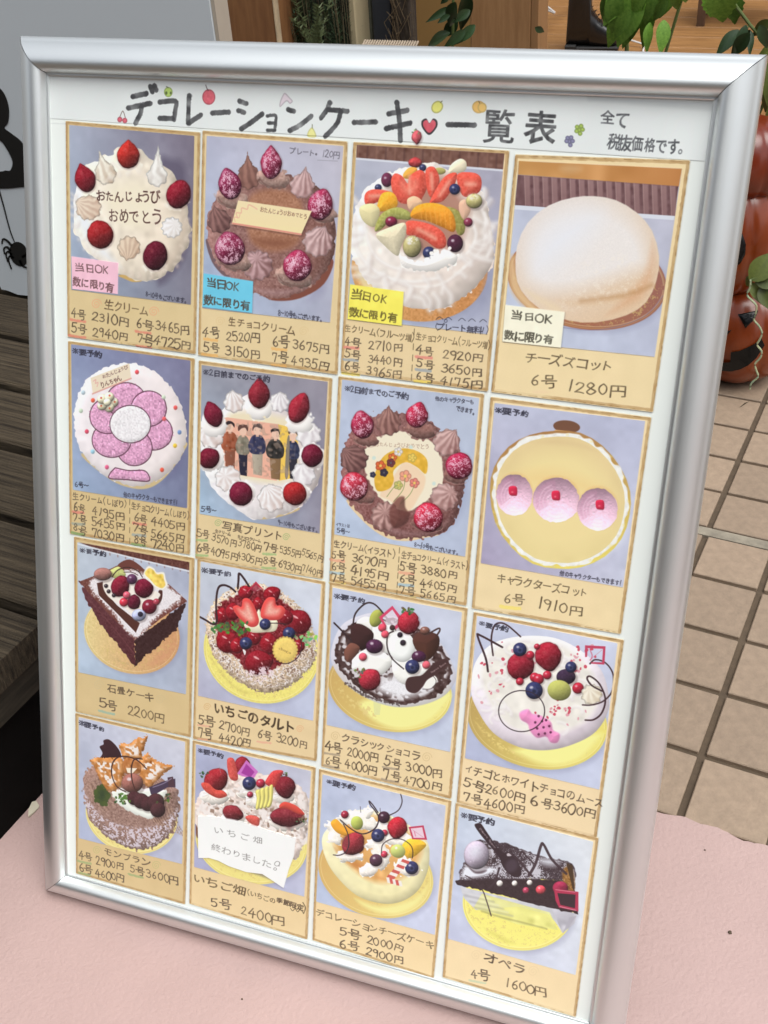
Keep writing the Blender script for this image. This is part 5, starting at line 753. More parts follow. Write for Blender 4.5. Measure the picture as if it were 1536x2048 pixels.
prices([('5号', 362, 1555, 455, 1580), ('2000円', 605, 1630, 870, 1705), ('6号', 352, 1670, 448, 1690), ('2900円', 595, 1740, 865, 1815)], 112)
# ---- 16 opera ---------------------------------------------------------------------------------
begin(16, (870, 1590, 4.267), [(178, 65), (1395, 365), (1200, 1895), (65, 1555)], [(208, 100), (1352, 395), (1200, 1535), (112, 1225)], (243, 219, 170), ((200, 212, 230), (226, 232, 238), (218, 226, 240), (188, 196, 224)))
sh(E(738, 971, 504, 404, 10), (112, 112, 142), soft=36, a=.6); sh(E(712, 945, 478, 378, 10), (247, 240, 108), soft=2, c2=(248, 242, 130), gd=(0, 1)); ln(list(E(712, 945, 464, 364, 10, 60)), 6, (206, 176, 96), a=.45, soft=2); ln(list(E(712, 941, 454, 354, 10, 60)), 5, (255, 250, 190), a=.5, soft=2); dust(E(712, 945, 458, 358, 10), (214, 188, 110), -.75, 2, .6, 8, sm=0); sh([(420, 1120), (700, 1260), (600, 1270), (450, 1180)], (214, 206, 90), soft=16, a=.7)
fl([(215, 780), (1215, 1010), (1190, 1090), (1090, 1178), (1040, 1100), (980, 1020), (700, 950), (350, 980), (250, 880)], (206, 208, 214), tex=6, ts=16); fl([(400, 840), (980, 1000), (1050, 1150), (700, 1100), (420, 1000), (330, 960)], (236, 236, 140), a=.85, tex=7, ts=16)
for k in range(6): ln([(240 + k*20, 830 + k*26), (460 + k*40, 880 + k*30)], 12, (150, 150, 150) if k % 2 else (226, 228, 226), a=.5, soft=8)
ln([(400, 990), (560, 1040), (760, 1090), (950, 1140)], 12, (140, 134, 70), a=.6, soft=6); fl([(990, 960), (1215, 1012), (1190, 1095), (1090, 1178)], (190, 190, 200), tex=12, ts=16); fl([(1090, 1178), (1140, 1128), (1210, 1030), (1150, 1040)], (170, 168, 180), a=.7)
fl([(175, 730), (260, 700), (560, 690), (1180, 740), (1222, 1015), (860, 935), (390, 805), (190, 762)], (48, 34, 38), jag=1.5, tex=3)
sh([(210, 720), (250, 560), (330, 400), (560, 400), (900, 520), (1170, 590), (1190, 800), (1060, 730), (780, 720), (420, 720)], (62, 48, 54), soft=3, tex=9, ts=2, jag=1.5); dust([(210, 720), (250, 560), (330, 400), (560, 400), (900, 520), (1170, 590), (1190, 800), (1060, 730), (780, 720), (420, 720)], (226, 226, 236), .05, 2, .85, 6, ts2=32)
sh([(215, 700), (260, 590), (480, 600), (540, 640), (440, 700), (300, 720)], (236, 240, 250), soft=12); sh(E(970, 570, 120, 60, 10), (234, 238, 248), soft=26); dust([(380, 380), (560, 440), (620, 520), (500, 620), (460, 500)], (54, 40, 44), .2, 8, .9, 6); sh([(1090, 640), (1170, 620), (1190, 810), (1110, 800)], (150, 104, 50), soft=6, tex=14, ts=4); fl([(1118, 575), (1176, 600), (1192, 820), (1176, 800)], (66, 46, 30))
ball(355, 510, 108, (180, 168, 186), 122, hl=0); sh(E(345, 480, 92, 88), (232, 238, 248), soft=40, a=.95); sh([(268, 580), (340, 650), (440, 640), (400, 668), (330, 660)], (60, 40, 48), soft=6, a=.8)
sh([(340, 262), (360, 240), (395, 245), (440, 310), (545, 460), (600, 490), (650, 480), (700, 540), (735, 640), (730, 690), (680, 700), (620, 660), (570, 590), (540, 520), (400, 350)], (46, 32, 38), soft=2); sh(E(655, 600, 66, 70, 30), (70, 56, 66), soft=10, a=.8); sh([(615, 500), (650, 490), (655, 515), (620, 520)], (200, 190, 196), soft=3); T('Dessert Spoon', 392, 288, 512, 440, 30, (190, 170, 175), .0, .9)
for p, w in (([(640, 490), (720, 560), (800, 660), (830, 690)], 20), ([(800, 690), (860, 580), (905, 430), (930, 425), (1000, 550), (1120, 670)], 22), ([(720, 520), (745, 480), (760, 500)], 16), ([(780, 520), (840, 580)], 16), ([(260, 685), (320, 720), (400, 800), (440, 900), (480, 1030)], 10), ([(550, 620), (510, 740), (460, 790)], 16), ([(590, 435), (655, 452)], 8)): ln(p, w, (58, 42, 48), a=.95)
for x, y, r in ((553, 753, 27), (680, 752, 24), (808, 746, 24)): ball(x, y, r, (240, 234, 226), hl=0)
ball(776, 812, 28, (180, 54, 84)); ball(902, 806, 42, (222, 70, 84), 38); ball(1070, 790, 66, (146, 36, 66), 56, hl=0)
fl([(1015, 795), (1225, 825), (1224, 992), (1058, 958), (1030, 900)], (178, 44, 76)); fl([(1045, 835), (1200, 848), (1195, 965), (1070, 935)], (50, 34, 40)); ln([(1030, 806), (1120, 818), (1195, 828)], 5, (236, 170, 180), a=.8); ln([(1065, 950), (1140, 968), (1205, 982)], 5, (236, 190, 200), a=.8)
endp(); yoyaku(250, 175, 470, 225, 76); swirl(350, 1368, 46, (230, 206, 156), .6); swirl(838, 1505, 48, (230, 206, 156), .6); T('オペラ', 478, 1395, 715, 1480, 120); under(295, 1580, 425, 1605, (196, 208, 170), 20, .8); T('4号', 335, 1530, 415, 1545, 112); T('1600円', 625, 1605, 905, 1680, 116, (84, 66, 44), -.004)
# ---- title ---------------------------------------------------------------------------------
TI = (56, 56, 58)
def br(p, w=19, w2=None):
    p = np.asarray(p, float); ln(p, w*1.12, TI, a=.84, jag=.3, var=.13); q = p[0]; sh(E(q[0] + 1, q[1] + 1, w*.62, w*.55, 20), TI, a=.6, soft=2)
ctx(0, 0, 2)
for p in ([(530, 386), (585, 374)], [(512, 432), (600, 413)], [(566, 424), (560, 455), (540, 493)], [(600, 346), (608, 367)], [(616, 342), (624, 360)], [(638, 408), (700, 405), (700, 440), (695, 478)], [(638, 473), (690, 474)], [(756, 382), (753, 430), (751, 492)], [(753, 493), (775, 478), (802, 460)], [(848, 452), (914, 448)], [(957, 404), (984, 414)], [(953, 442), (975, 450)], [(964, 515), (1000, 492), (1048, 456)], [(1152, 438), (1174, 445)], [(1158, 522), (1200, 500), (1243, 465)], [(1318, 410), (1306, 440), (1283, 472)], [(1312, 438), (1388, 445)], [(1362, 446), (1346, 495), (1300, 545)], [(1415, 490), (1502, 488)]): br(p, 17)
for p in ([(1068, 464), (1102, 464), (1098, 520)], [(1072, 492), (1096, 492)], [(1068, 521), (1098, 521)]): br(p, 11)
ctx(768, 0, 2)
for p in ([(18, 455), (92, 441)], [(8, 514), (104, 492)], [(50, 410), (60, 475), (65, 562)], [(255, 498), (362, 500)]): br(p, 18)
T('覧', 458, 502, 458, 502, 172, TI, -.001, .86, jit=.3); T('表', 622, 508, 622, 508, 172, TI, .008, .86, jit=.3)
T('全て', 892, 470, 950, 478, 78, (70, 72, 76), .006); T('税抜価格です。', 918, 565, 1205, 590, 82, (70, 72, 76), .008)
ht = [(180, 540), (152, 510), (150, 484), (168, 474), (181, 492), (196, 474), (212, 484), (210, 510)]; sh(ht, (46, 42, 44)); sh((np.array(ht) - (181, 505))*.78 + (181, 504), (214, 84, 98), tex=5, ts=8)
berry(130, 550, 20, 28, 180, (226, 90, 100), .4, seeds=0); herb(128, 522, 20, 5, (120, 160, 90)); sh(E(212, 428, 22, 26, 35), (236, 232, 120), edge=.35); ln([(225, 410), (232, 404)], 3, (90, 90, 60)); sh(E(378, 428, 26, 25), (240, 192, 104), edge=.2); sh(E(392, 430, 18, 20), (240, 198, 110), edge=.2); ln([(378, 405), (382, 412)], 3, (90, 70, 50))
for x, y in ((772, 508), (788, 504), (780, 520), (794, 518), (784, 534), (770, 524)): sh(E(x, y, 9), (176, 206, 90), edge=.35)
for x, y in ((734, 552), (748, 550), (740, 566), (754, 564), (745, 580), (730, 564)): sh(E(x, y, 9), (140, 138, 176), edge=.35)
ctx(0, 0, 2); sh(E(834, 388, 26, 31), (222, 96, 110), edge=.3, tex=4); ln([(822, 340), (826, 352), (832, 362)], 3, (70, 50, 50)); sh(E(672, 368, 17, 20), (190, 220, 110), edge=.3); sh(E(664, 372, 5, 7), (90, 110, 50)); sh(E(682, 372, 4, 6), (90, 110, 50)); ln([(664, 346), (672, 350)], 3, (80, 80, 70))
for x in (478, 498): sh(E(x, 478 + (x - 478)*.2, 10, 11), (222, 96, 112), edge=.3)
ln([(478, 468), (490, 444), (500, 470)], 2.5, (90, 60, 50)); sh([(1130, 380), (1140, 372), (1158, 390), (1170, 405), (1158, 415), (1145, 405), (1120, 428), (1118, 410)], (232, 218, 226), edge=.25); sh([(1245, 510), (1256, 520), (1264, 545), (1248, 550), (1228, 545), (1232, 525)], (240, 236, 150), edge=.2); ln([(1248, 498), (1248, 512)], 3, (110, 110, 80))
img = bpy.data.images.new('poster_print', IW, IH, alpha=False); px = np.ones((IH, IW, 4), np.float32); px[..., :3] = np.clip((20 + CAN[::-1]*.925)/255., 0, 1); img.pixels.foreach_set(px.ravel()); img.update(); img.pack()  # dark tones lifted: haze over the board put into the print colour
def paper(name, rough=.42, coat=.12):
    m = mat(name, (.8, .8, .8), rough, bump=.05, bscale=9, coat=coat, bdist=.004); t = m.node_tree; p = t.nodes['Principled BSDF']; ti = t.nodes.new('ShaderNodeTexImage'); ti.image = img; ti.interpolation = 'Cubic'; ti.extension = 'EXTEND'
    u = t.nodes.new('ShaderNodeUVMap'); t.links.new(u.outputs[0], ti.inputs[0]); t.links.new(ti.outputs[0], p.inputs['Base Color']); p.inputs['Coat Roughness'].default_value = .25; return m
M_PAP = paper('poster_paper'); M_GLOSS = paper('photo_paper', .3, .25)
# ------------------------------------------------------------------ the framed menu board
M_ALU = mat('anodised_aluminium', (.80, .825, .82), .46, metal=1., nscale=5, namt=.05, bump=.03, bscale=900)
M_BACK = mat('grey_backing_board', (.35, .36, .37), .7)
ITL = Vector((.031995, .302094, .798043)); BX, BY, BZ = Vector((1, 0, 0)), Vector((0, -.358368, -.933580)), Vector((0, .933580, -.358368))
sign = empty('menu_board', (.3225, .0, 0)); tag(sign, 'silver framed cake price board leaning back on the pink floor', 'menu board')
def BP(x, y, n=0.): return ITL + BX*x + BY*y - BZ*n - sign.location      # metres right / down / out of the sheet
W_, H_, RW = .574, .8213, .0320
prof = [(0, -.004), (0, .0006), (.0008, .0012), (.0024, .0012), (.0028, .0022), (.0038, .0058), (.0055, .0088), (.0080, .0110), (.0110, .0118), (.0140, .0114), (.0175, .0100), (.0210, .0078), (.0245, .0050), (.0275, .0018), (.0300, -.0018), (.0320, -.0036), (.0329, -.0060), (.0330, -.0140), (.010, -.0140)]
def rail(pa, pb, da, db, label):                                          # corners a, b of the sheet, outward directions of the mitres
    V = []; n = len(prof)
    for (c, d) in ((pa, da), (pb, db)):
        for s_, h_ in prof: V.append(BP(c[0] + d[0]*s_, c[1] + d[1]*s_, h_))
    Fs = [(i, i + 1, n + i + 1, n + i) for i in range(n - 1)]; o = meshobj('frame_rail', V, Fs, M_ALU, sign, True); o.data.set_sharp_from_angle(angle=math.radians(30)); o['label'] = label; return o
g_ = .0004
rail((g_, 0), (W_ - g_, 0), (-1, -1), (1, -1), 'top rail of the frame, bright on its upper half')
rail((W_, g_), (W_, H_ - g_), (1, -1), (1, 1), 'right hand rail of the frame'); rail((W_ - g_, H_), (g_, H_), (1, 1), (-1, 1), 'bottom rail of the frame on the pink floor'); rail((0, H_ - g_), (0, g_), (-1, 1), (-1, -1), 'left hand rail of the frame')
def UV(x, y): return ((x*1000 + MG)*S/IW, 1 - (y*1000 + MG)*S/IH)
def slab(name, P, n0, n1, m, parent, label=None, curl=None):
    """thin sheet: outline P in metres on the board, front at height n1"""
    if curl is None:
        k = len(P); V = [BP(x, y, n1) for x, y in P] + [BP(x, y, n0) for x, y in P]; uv = [UV(x, y) for x, y in P]*2
        Fs = [tuple(range(k))[::-1]] + [(i, (i + 1) % k, k + (i + 1) % k, k + i) for i in range(k)]
        o = meshobj(name, V, Fs, m, parent, uv=uv)
    else: o = curl
    bm = bmesh.new(); bm.from_mesh(o.data); bmesh.ops.recalc_face_normals(bm, faces=bm.faces); bm.to_mesh(o.data); bm.free()
    if label: o['label'] = label
    return o
def quad_m(c, q): ctx(*c); return [tuple(p/1000) for p in mm(q)]
def clampq(P, e=.004): return [(min(max(x, -e), W_ + e), min(max(y, -e), H_ + e)) for x, y in P]
mg = .0045
slab('backing_board', [(-.012, -.012), (W_ + .012, -.012), (W_ + .012, H_ + .012), (-.012, H_ + .012)], -.008, -.0035, M_BACK, sign)
slab('poster_sheet', [(-mg, -mg), (W_ + mg, -mg), (W_ + mg, H_ + mg), (-mg, H_ + mg)], -.0015, -.0008, M_PAP, sign)
tq = [(max(x, -.004), max(y, -.004)) for x, y in quad_m((0, 0, 1), [(92, 156), (1425, 210), (1409, 322), (94, 236)])]
slab('title_strip', clampq(tq), -.0008, -.0005, M_PAP, sign)
CL = {1: 'white cream cake with five strawberries and a pink note', 2: 'chocolate cream cake with a name plate and a blue note', 3: 'fruit topped cream cake and a yellow note', 4: 'pale sugared dome cake and a cream coloured note', 5: 'white cake with a pink piped flower', 6: 'cream cake with a printed picture of five people', 7: 'chocolate cake with a yellow flower drawing',
      8: 'yellow dome cake with three pink cream mounds', 9: 'square chocolate cake with berries', 10: 'strawberry tart with a round biscuit', 11: 'dark chocolate cake with white cream and a chocolate spoon', 12: 'white mousse cake with berries and chocolate curls', 13: 'chestnut cream cake with pastry triangles', 14: 'strawberry field cake half covered by a white note', 15: 'cheesecake with fruit and a striped candy stick', 16: 'long chocolate layer cake on a yellow round'}
for i in sorted(LAY):
    c, cq, pq = LAY[i]; o = slab('cake_card', clampq(quad_m(c, cq)), -.0005, .0001, M_PAP, sign, 'price card: ' + CL[i]); slab('photo_print', clampq(quad_m(c, pq)), .0001, .00035, M_GLOSS, o)
    nq = {1: [(100, 1205), (500, 1262), (496, 1528), (108, 1484)], 2: [(72, 1215), (478, 1280), (470, 1540), (62, 1490)], 3: [(82, 1158), (513, 1218), (497, 1492), (62, 1438)], 4: [(118, 1150), (575, 1205), (545, 1480), (97, 1432)]}.get(i)
    if nq: slab('sticky_note', quad_m(c, nq), .00035, .0006, M_PAP, o, {1: 'pink paper note', 2: 'blue paper note', 3: 'yellow paper note', 4: 'cream paper note'}[i])
    if i == 14: slab('torn_note', quad_m(c, NOTE), .0005, .0014, M_PAP, o, 'torn white paper note')
MB().tube([BP(.07, .02, -.016), Vector((.10, .62, .01)) - sign.location], .006).tube([BP(.50, .02, -.016), Vector((.54, .62, .01)) - sign.location], .006).tube([Vector((.10, .615, .012)) - sign.location, Vector((.54, .615, .012)) - sign.location], .006).build('rear_stand', M_ALU, sign, True)
# ------------------------------------------------------------------ unseen building added behind the viewer for the rails to reflect
ob = empty('unseen_building', (0, -7.5, 0)); tag(ob, 'unseen grey brown building added behind the viewer for the frame to reflect', 'building'); M_OB = mat('grey_render', (.16, .155, .145), .85, nscale=2, namt=.15)
MB().box((-12, -3, -.01), (12, 0, 6.2)).build('facade', M_OB, ob); M_OW = mat('dark_pane', (.03, .035, .04), .2)
for fx in range(-5, 6):
    for fz in (1.0, 3.9): MB().box((fx*2.1 - .6, .001, fz), (fx*2.1 + .6, .03, fz + 1.4)).build('window', M_OW, ob)
# ------------------------------------------------------------------ white halloween panel standing on the deck
M_WPN = mat('white_plastic_board', (.57, .61, .64), .5, bump=.04, bscale=5, nscale=2.0, namt=.05); M_BLK = mat('black_vinyl', (.008, .008, .008), .45)
YP = .942; pn = empty('halloween_board', (-.65, YP, .23)); tag(pn, 'large pale grey board with black halloween silhouettes behind the frame', 'display board')
def PL(px_, py_, d=0.): p = at(px_, py_, YP - d); return (p.x + .65, p.z - .23)
a = PL(0, 545); b1 = PL(12, 572); b2 = PL(28, 588); c_ = PL(427, 0); x1 = c_[0]
MB().prism([(-.9, 1.15), (-.9, .25), (a[0] - .25, .21), (a[0] - .06, .09), (a[0], a[1] + .002), (b1[0], b1[1]), (b2[0], .006), (b2[0] + .02, .0), (x1, 0), (x1, 1.15)], -.014, .03).build('board', M_WPN, pn)
MB().box((x1 + .0005, -.010, 0), (x1 + .006, .030, 1.15)).build('edge_strip', mat('warm_lit_edge', (.42, .36, .29), .6, nscale=8, namt=.15), pn)  # beige tint stands for warm light on the board's side face
def decal(P, name='silhouette', d=.0145, label=None):
    q = [PL(x, y, d) for x, y in P]; o = MB().prism(q, -.0152, -.0140).build(name, M_BLK, pn); bm = bmesh.new(); bm.from_mesh(o.data); bmesh.ops.triangulate(bm, faces=[f for f in bm.faces if len(f.verts) > 4]); bmesh.ops.recalc_face_normals(bm, faces=bm.faces); bm.to_mesh(bm_ := o.data); bm.free()
    if label: o['label'] = label
    return o
def cr(P, k=6): return [tuple(p) for p in spl(np.array(P, float), False, k)]
decal(cr([(-60, 160), (-20, 165), (0, 177), (12, 195), (18, 220), (16, 245), (9, 256), (24, 268), (46, 288), (62, 330), (64, 372), (45, 374), (10, 377), (-40, 376)]) + cr([(-40, 345), (2, 343), (10, 341), (20, 341), (25, 330), (24, 318), (12, 295), (-2, 280), (-40, 272)]), label='black silhouette with a round head')
def strip(P, w): 
    P = np.array(P, float); d = np.gradient(P, axis=0); n = np.c_[-d[:, 1], d[:, 0]]/np.linalg.norm(d, axis=1)[:, None]; w = np.linspace(w, w*.5, len(P))[:, None]; return [tuple(p) for p in P + n*w/2] + [tuple(p) for p in (P - n*w/2)[::-1]]
decal(strip(cr([(-4, 372), (8, 415), (20, 460), (29, 484)]), 2.6), 'spider_thread')
sp = decal([tuple(p) for p in E(38, 508, 18, 25, -20)], 'spider')
for k, P in enumerate([[(24, 492), (15, 482), (6, 478), (4, 488)], [(22, 502), (14, 494), (8, 497), (9, 508)], [(24, 510), (17, 503), (12, 508), (16, 524)], [(28, 516), (20, 512), (17, 520), (23, 538)], [(40, 520), (46, 532), (58, 536)], [(45, 515), (54, 508), (60, 512)]]): decal(strip(cr(P), 4.5), 'spider_leg')
# ------------------------------------------------------------------ shop front: timber posts, sill, planters
M_OAK = mat('varnished_post', (.27, .125, .048), .5, nscale=9, col2=(.17, .07, .026), stretch=(6, 6, .7), bump=.15, bscale=40); M_OAK2 = mat('pale_timber_post', (.38, .205, .09), .5, nscale=9, col2=(.26, .13, .052), stretch=(6, 6, .7), bump=.15, bscale=40)
M_CRM = mat('cream_paint', (.50, .41, .25), .6, nscale=9, namt=.1)
def post(x0, x1, Y, side, m, lab, tilt=0., h=2.2):
    a, b = at(x0, 60, Y), at(x1, 60, Y); o = empty('timber_post', ((a.x + b.x)/2, Y, 0)); tag(o, lab, 'post'); w = (b.x - a.x)/2
    MB().box((-w, 0, 0), (w, .09, h), bev=.003).build('post_shaft', m, o)
    MB().box((-w - .012, -.01, 0), (w + .012, .10, .05), bev=.003).build('post_foot', m, o)
    return o
p1 = post(450, 552, 1.62, 0, M_OAK, 'dark brown timber post between the pale panel and the rosemary'); post(553, 577, 1.70, 0, M_OAK, 'narrow brown timber strip beside the wide dark post')
a = at(553, 60, 1.62); MB().box((a.x - p1.location.x - .0015, -.0015, .05), (a.x - p1.location.x + .001, .02, 2.2)).build('worn_edge', mat('worn_wood', (.62, .47, .30), .7, nscale=30, namt=.4), p1)
p2 = post(940, 1062, 1.72, 0, M_OAK2, 'wide pale timber post in the middle of the shop front'); a = at(1062, 60, 1.72); MB().box((a.x - p2.location.x + .0005, .0, .05), (a.x - p2.location.x + .014, .09, 2.2)).build('post_side_face', mat('shaded_post_side', (.30, .155, .065), .5, nscale=8, namt=.2, stretch=(6, 6, .7)), p2)  # side face of the post, in a darker shaded copy of its timber
post(699, 713, 1.78, 0, M_CRM, 'thin cream painted strip right of the rosemary')
# window pane wall section between cream strip and ochre wall
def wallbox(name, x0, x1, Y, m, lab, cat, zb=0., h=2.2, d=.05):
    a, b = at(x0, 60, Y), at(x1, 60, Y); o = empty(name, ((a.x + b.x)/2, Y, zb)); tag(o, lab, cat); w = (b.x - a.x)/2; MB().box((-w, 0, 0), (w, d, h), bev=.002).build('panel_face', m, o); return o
wallbox('recess_backing', 575, 701, 1.90, mat('shadowed_board', (.018, .02, .012), .8, nscale=6, namt=.3), 'dark panel added for the shade behind the rosemary bush', 'wall')  # dark panel added to give the shaded recess behind the bush
wallbox('window_glass', 713, 746, 1.86, mat('dull_window_glass', (.115, .12, .095), .25, nscale=4, namt=.4, stretch=(1, 1, 8)), 'dull greenish window pane left of the dark blue strip', 'window')
wallbox('door_strip', 746, 784, 1.85, mat('dark_blue_metal', (.022, .026, .036), .5), 'dark blue metal strip between window and bark column', 'door frame')
bk = wallbox('bark_column', 784, 820, 1.84, mat('dry_bark', (.085, .062, .04), .9, nscale=14, col2=(.035, .025, .018), stretch=(5, 5, 1), bump=1., bscale=40, bdist=.01), 'dark rough bark clad column left of the ochre wall', 'column')
tw = MB()
for k in range(46): x = R.uniform(-.02, .02); z = R.uniform(.2, .7); tw.tube([(x, -.004, z), (x + R.uniform(-.02, .02), -.008, z + R.uniform(.01, .05)), (x + R.uniform(-.02, .02), -.004, z + R.uniform(.03, .09))], .0007, 4)
o = tw.build('dry_twig', mat('twig', (.16, .11, .06), .8), bk); o['kind'] = 'stuff'
a, b = at(712, 97, 1.70), at(824, 99, 1.70); sl = empty('ribbed_mat', ((a.x + b.x)/2, 1.70, 0)); tag(sl, 'pale ribbed cane ledge just above the top rail', 'ledge'); w = (b.x - a.x)/2
MB().box((-w, 0, .0), (w, .05, a.z - .01)).build('ledge_body', mat('dark_box', (.06, .045, .035), .8), sl)
mb_ = MB(); [mb_.tube([(-w + (k + .5)*2*w/22, -.002, a.z - .012), (-w + (k + .5)*2*w/22, .05, a.z + .004)], .0021, 6) for k in range(22)]; mb_.build('cane_rib', mat('pale_cane', (.45, .36, .27), .7), sl)
wallbox('ochre_wall', 818, 950, 2.20, mat('ochre_wall_paint', (.42, .235, .075), .7, nscale=5, namt=.12), 'ochre wall panel behind the broad leaved plant', 'wall')
bw = MB().box((-6, 6.0, 0), (6, 6.1, 2.6)).build('shop_back_wall', mat('shop_wall', (.40, .22, .10), .7, nscale=3, namt=.15)); tag(bw, 'brown rear wall inside the shop', 'wall')
# ---- plants
M_LEAF = mat('fresh_green_leaf', (.17, .31, .045), .5, nscale=14, col2=(.08, .18, .02), objvar=.4, coat=.0, spec=.3); M_LEAFD = mat('dark_green_leaf', (.022, .055, .014), .4, nscale=14, namt=.3, objvar=.25, coat=.15); M_LEAFM = mat('olive_green_leaf', (.10, .125, .02), .45, nscale=12, namt=.3, objvar=.3, coat=.1); M_STEM = mat('green_stem', (.09, .12, .03), .6); M_NEED = mat('rosemary_needle', (.035, .065, .022), .6, nscale=20, namt=.4)
def leaf_mesh(name, m, L=1., W=.5, fold=.18, droop=.25, n=8, tooth=0.):
    V = []; Fs = []
    for i in range(n + 1):
        t = i/n; w = W/2*math.sin(math.pi*min(t*.96 + .02, 1)**.8)*(1 - .25*t); w *= 1 + (tooth if i % 2 else 0); z = -droop*t*t*L
        V += [(-w, t*L, z + fold*w), (-w*.5, t*L, z + fold*w*.35), (0, t*L, z), (w*.5, t*L, z + fold*w*.35), (w, t*L, z + fold*w)]
    for i in range(n):
        for j in range(4): a = i*5 + j; Fs.append((a, a + 1, a + 6, a + 5))
    me = bpy.data.meshes.new(name); me.from_pydata(V, [], Fs); me.polygons.foreach_set('use_smooth', [True]*len(Fs)); me.materials.append(m); return me
LM = {'f': leaf_mesh('leaf', M_LEAF), 'd': leaf_mesh('leaf', M_LEAFD, W=.55), 'm': leaf_mesh('leaf', M_LEAFM, W=.6), 't': leaf_mesh('leaf', M_LEAF, W=.55, n=12, tooth=.22)}
def leaf(parent, kind, px0, py0, px1, py1, Y, face=0., wid=1.):
    """one leaf from its stalk to its tip, both given on the plane y = Y, facing the street"""
    p, q = at(px0, py0, Y), at(px1, py1, Y + R.uniform(-.03, .03)); d = q - p; L = d.length; y = d.normalized(); v = (CAM - p).normalized(); v = (v + Vector((R.uniform(-.4, .4) + face, 0, R.uniform(-.1, .5)))).normalized()
    x = y.cross(v).normalized(); z = x.cross(y); M = Matrix((x*L*wid, y*L, z*L)).transposed().to_4x4(); M.translation = p
    o = bpy.data.objects.new('leaf', LM[kind]); COL.objects.link(o); o.parent = parent; o.matrix_local = Matrix.Translation(-parent.location) @ M; return o
def pot(parent, r, h, m): MB().lathe([(0, 0), (r*.72, 0), (r*.78, .004), (r, h*.9), (r*1.06, h*.9), (r*1.06, h), (r*.95, h), (r*.9, h*.86), (0, h*.86)], 28).build('pot', m, parent, True)
M_POT = mat('terracotta_pot', (.30, .12, .06), .7, nscale=12, namt=.2)
c0 = at(1270, 40, 1.62); c0.z = 0; pf = empty('leafy_shrub', c0); tag(pf, 'bright green leafy shrub hanging above the right end of the frame', 'plant', None); pot(pf, .09, .16, M_POT)
st = MB().tube([(0, 0, .13), (.0, -.01, .35), (-.02, -.02, .66)], .004).tube([(0, 0, .13), (.04, 0, .4), (.09, -.02, .62)], .003)
for (x0, y0, x1, y1, w) in [(1290, -20, 1215, 95, 1.1), (1300, -10, 1262, 55, 1.0), (1310, 5, 1272, 102, .75), (1335, 0, 1300, 45, .95), (1328, 40, 1325, 106, 1.05), (1250, -30, 1210, 50, 1.2), (1275, -30, 1240, 60, 1.2), (1345, -20, 1320, 40, 1.), (1230, -40, 1212, 20, 1.2), (1300, 45, 1290, 104, .8), (1285, 10, 1250, 88, .8), (1370, -30, 1378, 14, 1.), (1260, 20, 1225, 80, 1.), (1350, -20, 1355, 30, .9), (1240, -20, 1225, 70, 1.3), (1255, 0, 1232, 96, 1.1), (1290, -25, 1255, 30, 1.2), (1310, -20, 1285, 50, 1.1), (1225, -20, 1208, 60, 1.1), (1270, 30, 1244, 100, 1.0), (1245, 10, 1218, 100, 1.0), (1330, -30, 1310, 30, 1.2)]: leaf(pf, 'f', x0, y0, x1, y1, 1.52 + R.uniform(-.05, .05), 0, w)
st.build('stem', M_STEM, pf, True)
c0 = at(1450, 40, 1.58); c0.z = 0; pv = empty('climbing_plant', c0); tag(pv, 'plant with toothed and oval leaves at the top right corner', 'plant'); pot(pv, .08, .15, M_POT)
for (x0, y0, x1, y1, w, k) in [(1440, -30, 1445, 56, 1.3, 't'), (1420, -20, 1425, 40, 1.1, 't'), (1465, -20, 1470, 52, 1.1, 't'), (1478, 60, 1430, 108, .9, 'd'), (1500, 66, 1455, 118, .85, 'd'), (1492, 50, 1470, 112, .75, 'd'), (1500, 60, 1502, 109, .62, 'd'), (1520, 50, 1536, 100, .9, 'd'), (1540, 40, 1500, 75, .9, 'm'), (1550, 90, 1516, 112, .9, 'm'), (1500, 60, 1470, 90, .7, 'd'), (1545, 120, 1536, 210, .8, 'm'), (1545, 150, 1525, 225, .8, 'm'), (1560, 200, 1528, 235, .9, 'm')]: leaf(pv, k, x0, y0, x1, y1, 1.42 + R.uniform(-.04, .04), 0, w)
p0 = c0; s2 = MB(); s2.tube([(0, 0, .12), at(1530, 200, 1.45) - p0, at(1535, 90, 1.45) - p0, at(1500, 50, 1.45) - p0, at(1440, -30, 1.45) - p0], .0028).tube([at(1500, 50, 1.45) - p0, at(1480, 70, 1.44) - p0], .0015); s2.build('stem', M_STEM, pv, True)
c0 = at(895, 60, 1.66); c0.z = 0; pd_ = empty('broad_leaved_plant', c0); tag(pd_, 'dark broad leaved plant against the ochre wall', 'plant'); pot(pd_, .07, .14, M_POT)
for (x0, y0, x1, y1, w) in [(905, 15, 850, 42, .55), (900, -10, 878, 10, .8), (935, -20, 925, 75, .6), (912, 5, 888, 62, .8), (900, 30, 872, 45, .8), (915, 40, 882, 78, 1.), (900, 66, 838, 93, .6), (930, 60, 890, 96, .8), (940, 20, 905, 45, .9), (950, 50, 910, 90, .8), (925, -30, 895, 5, .9), (1070, 55, 1092, 66, .9)]: leaf(pd_, 'd', x0, y0, x1, y1, 1.63 + R.uniform(-.03, .02), 0, w)
MB().tube([(0, 0, .12), (.01, -.01, .4), (.02, -.02, .6)], .003).tube([(0, 0, .12), (.03, -.01, .42)], .003).build('stem', M_STEM, pd_, True)
c0 = at(640, 60, 1.72); c0.z = 0; rm = empty('rosemary_bush', c0); tag(rm, 'dense dark green rosemary bush between two posts', 'plant'); MB().box((-.09, -.01, 0), (.09, .13, .22), bev=.006).build('planter', mat('dark_planter', (.03, .03, .03), .7), rm)
V = []; Fs = []; sm_ = MB()
